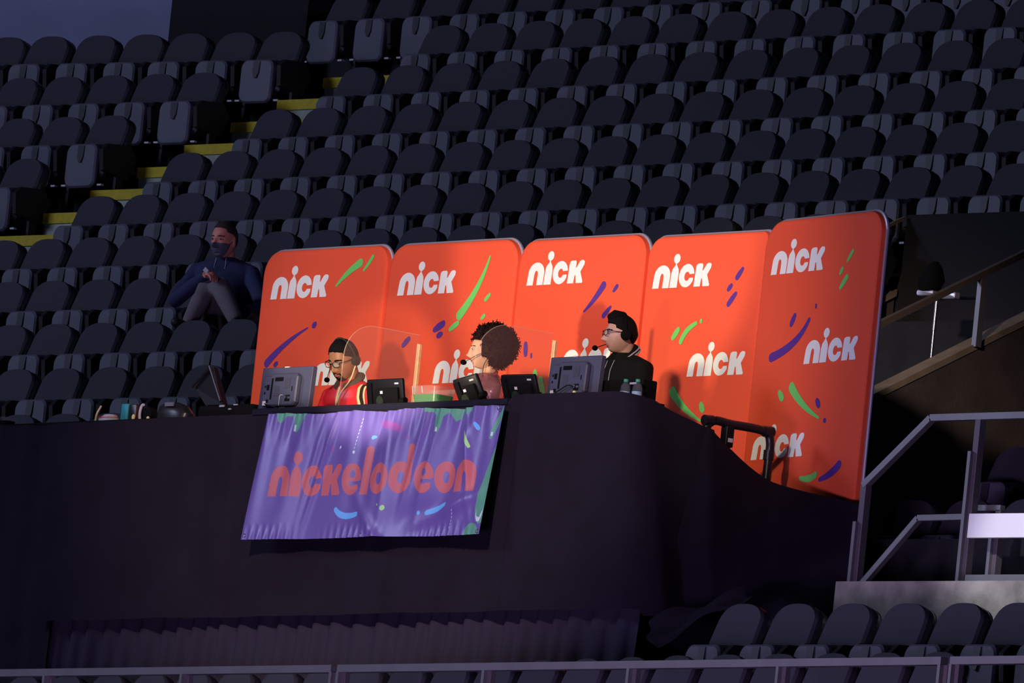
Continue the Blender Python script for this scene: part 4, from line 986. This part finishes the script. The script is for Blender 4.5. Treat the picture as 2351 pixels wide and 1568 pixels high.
    for s_, (kn, an, toe) in zip((1, -1), legs):
        an, toe = Vector(an), Vector(toe); mb = MB(); mb.capsule([an+Vector((0, .02, -.03)), an.lerp(toe, .5)+Vector((0, 0, -.03)), toe+(toe-an)*.08], [.043, .042, .036], 14); mb.obj('shoe', 'shoe', t)
    # eyes
    for s_ in (-1, 1):
        mb = MB(); mb.ell((s_*.032, -.0745, .001), (.0125, .0125, .0088), 14, 10, 0, HM); e = mb.obj('eye', 'eye', t)
        mb = MB(); mb.ell((s_*.032-.000, -.0830, .000), (.0068, .0055, .0066), 12, 8, 0, HM); mb.obj('iris', 'iris', e)
    bz = {'m1': 'hair', 'f': 'hair', 'm3': 'hair', 'm4': 'brownhair'}[kind]
    for s_ in (-1, 1):
        patch(kind, lambda X, Y, Z, dx, dy, dz: ((np.abs(X-s_*.032) < .021) & (np.abs(Z-.0215+abs(1)*((X-s_*.028)**2)*9) < (.0042 if kind != 'f' else .003)) & (dy < 0)).astype(float), .0022, 'eyebrow', bz, t, HM)
    return t, HM, top, body, TM
def surf(bvh, o, d):
    h = bvh.ray_cast(Vector(o), Vector(d)); return h[0], h[1]
def ribbon(obj_, pts, d, width, off, name, m, parent, n=30):
    """cloth strip laid on an existing surface: points projected along d"""
    me = obj_.data; bvh = BVHTree.FromPolygons([v.co[:] for v in me.vertices], [p.vertices[:] for p in me.polygons])
    P = spline(pts, max(2, n//(len(pts)-1))); V = []; F = []; d = Vector(d).normalized(); last = None
    rows_ = []
    for i, p in enumerate(P):
        tdir = (P[min(i+1, len(P)-1)]-P[max(i-1, 0)]); sd = tdir.cross(d).normalized()
        row = []
        for k in (-1, 0, 1):
            h, nn = surf(bvh, p+sd*width/2*k-d*.6, d)
            if h is None: row = None; break
            row.append(h-d*off)
        if row: rows_.append(row)
    for r_ in rows_: V += r_
    for i in range(len(rows_)-1):
        for k in range(2): a = i*3+k; F.append((a, a+1, a+4, a+3))
    if not F: return None
    mb = MB(); mb.add(V, F); o = mb.obj(name, m, parent, ang=180)
    return o
def headset(t, HM, side, m, micpos, top_off=.0):
    hs = MB()
    pts = [HM @ Vector((.088*math.sin(R(a)), .010, .128*math.cos(R(a)) if abs(a) < 80 else .128*math.cos(R(80))-(abs(a)-80)*.0013)) for a in range(-96, 97, 12)]
    hs.tube(pts, .0060, 8); h = hs.obj('headset_band', m, t)
    for s_ in (-1, 1):
        mb = MB(); mb.tube([HM @ Vector((s_*.074, .010, -.010)), HM @ Vector((s_*.086, .010, -.010)), HM @ Vector((s_*.100, .010, -.010)), HM @ Vector((s_*.106, .010, -.010))], [.030, .034, .032, .020], 18); mb.obj('ear_cup', m, h)
    mb = MB(); mp = HM @ Vector(micpos); a = HM @ Vector((side*.100, .0, -.03)); b = HM @ Vector((side*.075, -.07, -.062))
    mb.tube(bez([a, b, mp], 10), .0026, 6); mb.obj('mic_boom', 'cable', h)
    mb = MB(); v = mp; mb.ell(v, (.017, .019, .017), 14, 10); mb.obj('mic_foam', 'foam', h)
    return h
def glasses(t, HM, m='frame', rw=.0225, rh=.017, z=.001):
    g = MB()
    for s_ in (-1, 1):
        g.tube([HM @ Vector((s_*.033+rw*math.copysign(abs(math.cos(R(a)))**.7, math.cos(R(a))), -.104-.006+.010*abs(s_*.033+rw*math.cos(R(a)))/.05, z+rh*math.copysign(abs(math.sin(R(a)))**.7, math.sin(R(a))))) for a in range(0, 360, 20)], .0024, 6, closed=True)
        g.tube([HM @ Vector((s_*.055, -.098, z+.008)), HM @ Vector((s_*.077, -.07, z+.008)), HM @ Vector((s_*.081, .0, z+.004)), HM @ Vector((s_*.080, .02, z-.012))], .0024, 6)
    g.tube([HM @ Vector((-.011, -.109, z+.006)), HM @ Vector((0, -.112, z+.009)), HM @ Vector((.011, -.109, z+.006))], .0022, 6)
    gl = g.obj('glasses', m, t)
    for s_ in (-1, 1):
        mb = MB(); mb.add([HM @ Vector((s_*.033+rw*.96*math.cos(R(a)), -.109+.010*abs(s_*.033+rw*math.cos(R(a)))/.05, z+rh*.96*math.sin(R(a)))) for a in range(0, 360, 20)], [tuple(range(18))]); mb.obj('lens', 'lens', gl, smooth=False)
    return gl
hairline = lambda z0, side=.02: (lambda X, Y, Z, dx, dy, dz: np.clip((Z-(z0*np.clip(-dy, 0, 1)+side*(1-np.abs(dy))*(dy < .2)-.075*np.clip(dy, 0, 1)-np.where((dy > -.55) & (dy < .1), .018, 0)))/.008, 0, 1))
SEATZ = -1.53+.44
deskarms = lambda w: (((.27*w, -.12, .26), (.14, -.34, .27), (-.3, -1, .0), (0, 0, -1)), ((-.27*w, -.12, .26), (-.14, -.34, .27), (.3, -1, .0), (0, 0, -1)))
desklegs = (((.10, -.36, .02), (.11, -.34, -.44), (.12, -.44, -.49)), ((-.10, -.36, .02), (-.11, -.34, -.44), (-.12, -.44, -.49)))

# ---- man in the red jacket
hx = DF(.315, -1.55, -.36)
rz1 = R(-2)
t, HM, top, body, TM = person('person', 'man in a red varsity jacket with glasses and headset, looking down at the desk', (0, 0, SEATZ), rz1, 'm1', 'skin_brown', R(16), (0, -.215, .655), R(8), R(27), R(0), 1.08, deskarms(1.05), desklegs,
    dict(top='red', top_name='jacket', trousers='trousers'), 1.22)
hp = Vector((0, -.215, .655)); t.location = Vector((hx.x, hx.y, 0))-(Matrix.Rotation(rz1, 3, 'Z') @ Vector((hp.x, hp.y, 0))); t.location.z = hx.z-.655
patch('m1', hairline(.075, .03), .006, 'hair', 'hair', t, HM, .001, 1)
patch('m1', lambda X, Y, Z, dx, dy, dz: (((Z < -.085-.35*np.abs(X)*0) & (Z > -.125) & (np.abs(X) < .030) & (dy < -.1)) | ((np.abs(Z+.058-.18*np.abs(X)*-1) < .0045) & (np.abs(X) < .026) & (dy < 0)) | ((np.abs(X) > .022) & (np.abs(X) < .030) & (Z < -.06) & (dy < -.3))).astype(float), .0022, 'beard', 'hair', t, HM, .0004, 3)
patch('m1', lambda X, Y, Z, dx, dy, dz: ((((np.abs(Z+.070)/.0095)**2+(X/.024)**2) < 1) & (dy < 0)).astype(float), .0012, 'lips', 'lips', t, HM)
glasses(t, HM); headset(t, HM, -1, 'head_green', (-.045, -.125, -.085))
mb = MB()     # ribbed collar
mb.tube([TM @ Vector((.082*math.sin(R(a)), .004-.072*math.cos(R(a)), .548-.028*math.cos(R(a)))) for a in range(18, 343, 12)], .019, 10, flat=1.5); mb.obj('collar', 'olive', t)
ribbon(top, [TM @ Vector((-.004, 0, .50)), TM @ Vector((-.004, 0, .30)), TM @ Vector((-.004, 0, .08))], (0, 1, 0), .020, .004, 'zip_trim', 'cream', t)
for s_ in (1,):
    for dxx, m_, w_ in ((0, 'cream', .015), (.018, 'jblack', .020), (.037, 'cream', .014)):
        ribbon(top, [(s_*(.120+dxx), 0, .57), (s_*(.155+dxx), 0, .47), (s_*(.178+dxx), 0, .36), (s_*(.190+dxx), 0, .24)], (0, 1, 0), w_, .004, 'sleeve_stripe', m_, t)
mb = MB(); mb.tube(spline([HM @ Vector((.085, .0, -.04)), TM @ Vector((.085, -.06, .56)), TM @ Vector((.03, -.125, .46)), TM @ Vector((.01, -.14, .33))]), .0045, 6); mb.obj('headset_cable', 'cream', t)

# ---- woman with curly hair
hx = DF(1.797, -1.55, -.345); rz1 = R(-14)
armsw = deskarms(.9)
t, HM, top, body, TM = person('person', 'woman with big dark curly hair and headset microphone in a shiny rose top, in profile', (0, 0, SEATZ), rz1, 'f', 'skin_tan', R(8), (0, -.09, .695), R(-26), R(2), 0, 1.0, armsw, desklegs,
    dict(top='rose', top_name='blouse', trousers='trousers'), .92)
hp = Vector((0, -.09, 0)); t.location = Vector((hx.x, hx.y, 0))-(Matrix.Rotation(rz1, 3, 'Z') @ hp); t.location.z = hx.z-.695
patch('f', lambda X, Y, Z, dx, dy, dz: ((((np.abs(Z+.071)/.0085)**2+(X/.020)**2) < 1) & (dy < 0)).astype(float), .0012, 'lips', 'lips', t, HM)
# curls
hr = MB(); rr_ = random.Random(5); cen = Vector((0, .055, .032)); rad = (.132, .142, .138)
def hair_keep(p):     # keep the face, jaw and throat clear
    return not (p.y < -.028 and p.z < .058 and abs(p.x) < .12) and not (p.y < .02 and p.z < -.045)
nu_, nv_ = 60, 44; V = []; F = []
for j in range(nv_+1):
    for i in range(nu_):
        a = 2*math.pi*i/nu_; b = math.pi*(j+.01)/(nv_+.02)
        d = Vector((math.sin(b)*math.cos(a), math.sin(b)*math.sin(a), math.cos(b)))
        nz_ = .006*math.sin(d.x*23+d.z*17)+.005*math.sin(d.y*29-d.z*21)+.004*math.sin(d.x*41+d.y*37)
        p = cen+Vector((d.x*rad[0], d.y*rad[1], d.z*rad[2]))*(1+nz_*6)
        if p.z < .055 and p.y < -.028: p.y = -.028+(p.y+.028)*.05; p.x *= .85 if p.z < -.02 else .95
        if p.z < -.05 and p.y < .02: p.y = .02
        V.append(HM @ p)
for j in range(nv_):
    for i in range(nu_): F.append((j*nu_+i, j*nu_+(i+1) % nu_, (j+1)*nu_+(i+1) % nu_, (j+1)*nu_+i))
F.append(tuple(range(nu_))); F.append(tuple(reversed(range(nv_*nu_, (nv_+1)*nu_))))
hr.add(V, [tuple(reversed(f)) for f in F])
cnt = 0
while cnt < 620:
    d = Vector((rr_.gauss(0, 1), rr_.gauss(0, 1), rr_.gauss(0, 1))).normalized()
    if rr_.random() < .12: d = Vector((rr_.gauss(0, .5), -.75, rr_.uniform(.75, 1.1))).normalized()
    p = cen+Vector((d.x*rad[0], d.y*rad[1], d.z*rad[2]))*rr_.uniform(.93, 1.06)
    if not hair_keep(p): continue
    cnt += 1
    ax = (d+Vector((rr_.gauss(0, .6), rr_.gauss(0, .6), rr_.gauss(0, .6)-.3))).normalized(); u1 = ax.orthogonal().normalized(); u2 = ax.cross(u1)
    rc = rr_.uniform(.004, .009); ln = rr_.uniform(.02, .045); ph_ = rr_.uniform(0, 6); tn = rr_.uniform(1.2, 2.2)
    hr.tube([HM @ (p+ax*(k/9-.4)*ln+(u1*math.cos(ph_+k*tn*.7)+u2*math.sin(ph_+k*tn*.7))*rc) for k in range(10)], [.0018, .0028, .003, .003, .003, .003, .003, .0028, .002, .001], 5)
hr.obj('curly_hair', 'curl', t, ang=180)
mb = MB(); mb.tube([HM @ Vector((.086, -.03, -.03)), HM @ Vector((.082, -.06, -.045)), HM @ Vector((.055, -.098, -.068)), HM @ Vector((.03, -.125, -.083))], .0022, 6); hb = mb.obj('mic_boom', 'cable', t)
mb = MB(); mb.ell(HM @ Vector((.018, -.134, -.086)), (.019, .021, .017), 14, 10); mb.obj('mic_foam', 'foam', hb)
mb = MB(); mb.tube(spline([HM @ Vector((.08, .01, -.06)), HM @ Vector((.07, -.01, -.11)), TM @ Vector((.06, -.06, .50)), TM @ Vector((.065, -.115, .38)), TM @ Vector((.06, -.125, .20))]), .0028, 6); mb.obj('headset_cable', 'cable', t)
mb = MB(); mb.tube([TM @ Vector((.075*math.sin(R(a)), .004-.066*math.cos(R(a)), .538-.030*math.cos(R(a)))) for a in range(0, 360, 15)], .012, 8, closed=True); mb.obj('neckline', 'rose', t)
for k, (xa, xb) in enumerate(((-.07, -.10), (-.03, -.03), (.03, .05), (.085, .10), (.12, .15))):
    ribbon(top, [TM @ Vector((xa*.6, 0, .50)), TM @ Vector((xa, 0, .38)), TM @ Vector((xb, 0, .12))], (0, 1, 0), .012, .007, 'pleat', 'rose', t)

# ---- man in the black jacket
hx = DF(3.158, -1.55, -.285); rz1 = R(-6)
t, HM, top, body, TM = person('person', 'man in a black bomber jacket with white collar stripes, glasses and headset, in profile', (0, 0, SEATZ), rz1, 'm3', 'skin_light', R(8), (0, -.10, .664), R(-22), R(2), 0, 1.0, deskarms(1.15), desklegs,
    dict(top='jblack', top_name='jacket', trousers='trousers'), 1.34)
hp = Vector((0, -.10, 0)); t.location = Vector((hx.x, hx.y, 0))-(Matrix.Rotation(rz1, 3, 'Z') @ hp); t.location.z = hx.z-.664
def qh(X, Y, Z, dx, dy, dz):
    b = hairline(.066, .03)(X, Y, Z, dx, dy, dz)
    return b*(1+2.1*np.clip((Z-.06)/.04, 0, 1)*np.clip(-dy+.35, 0, 1))
patch('m3', qh, .0085, 'hair', 'hair', t, HM, .0014, 2)
mb = MB(); mb.capsule([HM @ Vector((0, -.075, .105)), HM @ Vector((0, -.045, .128)), HM @ Vector((0, .01, .124))], [.018, .022, .018], 14)
for sx in (-.03, .03): mb.capsule([HM @ Vector((sx, -.066, .098)), HM @ Vector((sx, -.035, .118)), HM @ Vector((sx, .01, .118))], [.016, .019, .015], 12)
mb.obj('quiff', 'hair', t)
patch('m3', lambda X, Y, Z, dx, dy, dz: ((((np.abs(Z+.071)/.0095)**2+(X/.024)**2) < 1) & (dy < 0)).astype(float), .0010, 'lips', 'lips', t, HM)
glasses(t, HM); headset(t, HM, -1, 'black2', (-.03, -.150, -.095))
mb = MB(); mb.rings([((0, .004, .50), .075, .066), ((0, .006, .535), .066, .060), ((0, .010, .552), .060, .057)], 0, 20, TM); mb.obj('t_shirt', 'tee', t)
def colr(dr, dz_, m_, r_, nm_):
    mb = MB(); mb.tube([TM @ Vector(((.080+dr)*math.sin(R(a)), .006-(.066+dr)*math.cos(R(a)), .556+dz_-(.050)*(math.cos(R(a))+.3)-.02*max(0, math.cos(R(a))))) for a in range(26, 335, 10)], r_, 8); return mb.obj(nm_, m_, t)
colr(.010, .000, 'jblack', .024, 'collar'); colr(.031, .012, 'jwhite', .005, 'collar_stripe'); colr(.037, -.006, 'jwhite', .005, 'collar_stripe')
for s_ in (-1, 1):
    ribbon(top, [TM @ Vector((s_*.035, 0, .50)), TM @ Vector((s_*.030, 0, .40)), TM @ Vector((s_*.026, 0, .2))], (0, 1, 0), .006, .005, 'zip', 'jwhite', t)

# chairs under the three
for (x, lab) in ((.36, 'black office chair under the man in the red jacket'), (1.86, 'black office chair under the curly-haired woman'), (3.2, 'black office chair under the man in the black jacket')):
    t = dthing('office_chair', lab, 'chair', x, -1.33, -1.53, 0, 'office chairs behind the desk')
    mb = MB(); mb.bbox((-.22, -.22, .27), (.22, .22, .33), .03); mb.obj('seat', 'black2', t)
    mb = MB(); mb.tube([(0, 0, .04), (0, 0, .27)], .025, 10); mb.obj('column', 'black', t)
    for k in range(5):
        mb = MB(); mb.tube([(0, 0, .06), (.24*math.cos(R(72*k)), .24*math.sin(R(72*k)), .03)], [.02, .014], 8); mb.ell((.24*math.cos(R(72*k)), .24*math.sin(R(72*k)), .022), (.02, .02, .022)); mb.obj('leg', 'black', t)

# ---- masked man in the stands
fz = row_floor(2)
t = None
sx = FITX[2][0]+FITX[2][1]*7
hz = .44
arms4 = (((.36, -.16, .24), (.41, -.38, .12), (.2, -.8, -.4), (0, 0, -1)), ((-.285, -.17, .22), (.075, -.50, .37), (.75, -.55, -.1), (0, 0, -1)))
legs4 = (((.166, -.454, .30), (.36, -.56, .06), (.42, -.68, .03)), ((.075, -.46, .28), (.0, -.52, .03), (-.04, -.64, .01)))
t, HM, top, body, TM = person('person', 'masked man in a navy jacket sitting alone in the stands with his knees up', (-6.336, 3.0016, .59), R(25), 'm4', 'skin_ruddy', R(4), (0, -.09, .67), R(-13), R(6), 0, 1.06, arms4, legs4,
    dict(top='navy', top_name='jacket', trousers='trousers'), 1.22)
patch('m4', hairline(.082, .045), .004, 'hair', 'brownhair', t, HM, .0008, 4)
patch('m4', lambda X, Y, Z, dx, dy, dz: ((Z < -.022-.1*np.abs(X)) & (Z > -.112) & (dy < -.28)).astype(float), .0075, 'face_mask', 'mask', t, HM)
mb = MB()
for s_ in (-1, 1): mb.tube([HM @ Vector((s_*.066, -.045, -.035)), HM @ Vector((s_*.078, .0, -.012)), HM @ Vector((s_*.078, .02, .0))], .0018, 6)
mb.obj('mask_strap', 'mask', t)
mb = MB(); mb.tube(spline([HM @ Vector((.045, -.03, -.12)), TM @ Vector((.04, -.10, .46)), TM @ Vector((.0, -.14, .33))]), .0018, 5); mb.tube(spline([HM @ Vector((-.03, -.04, -.12)), TM @ Vector((-.035, -.10, .46)), TM @ Vector((.0, -.14, .33))]), .0018, 5); mb.obj('lanyard', 'cable_white', t)
mb = MB(); mb.box((-.018, -.006, -.010), (.018, .006, .022)); o = mb.obj('badge', 'label', t, smooth=False); o.location = (.10, -.565, .385); o.rotation_euler = (.3, .7, 0)
# the unfolded seat under him
s2 = thing('stadium_seat', 'dark stadium seat folded down under the masked man', 'seat', (sx, row_y(2), fz), 0, 'folding seats right of the aisle steps')
for n, me in SM:
    if n in ('seat_pan', 'seat_cushion'): continue
    link(n, me, s2)
mb = MB(); mb.bbox((-.20, -.46, .27), (.20, -.06, .34), .03); mb.obj('seat_cushion', 'seat_shell', s2)
for p in proto_parts: bpy.data.objects.remove(p)
bpy.data.objects.remove(proto)
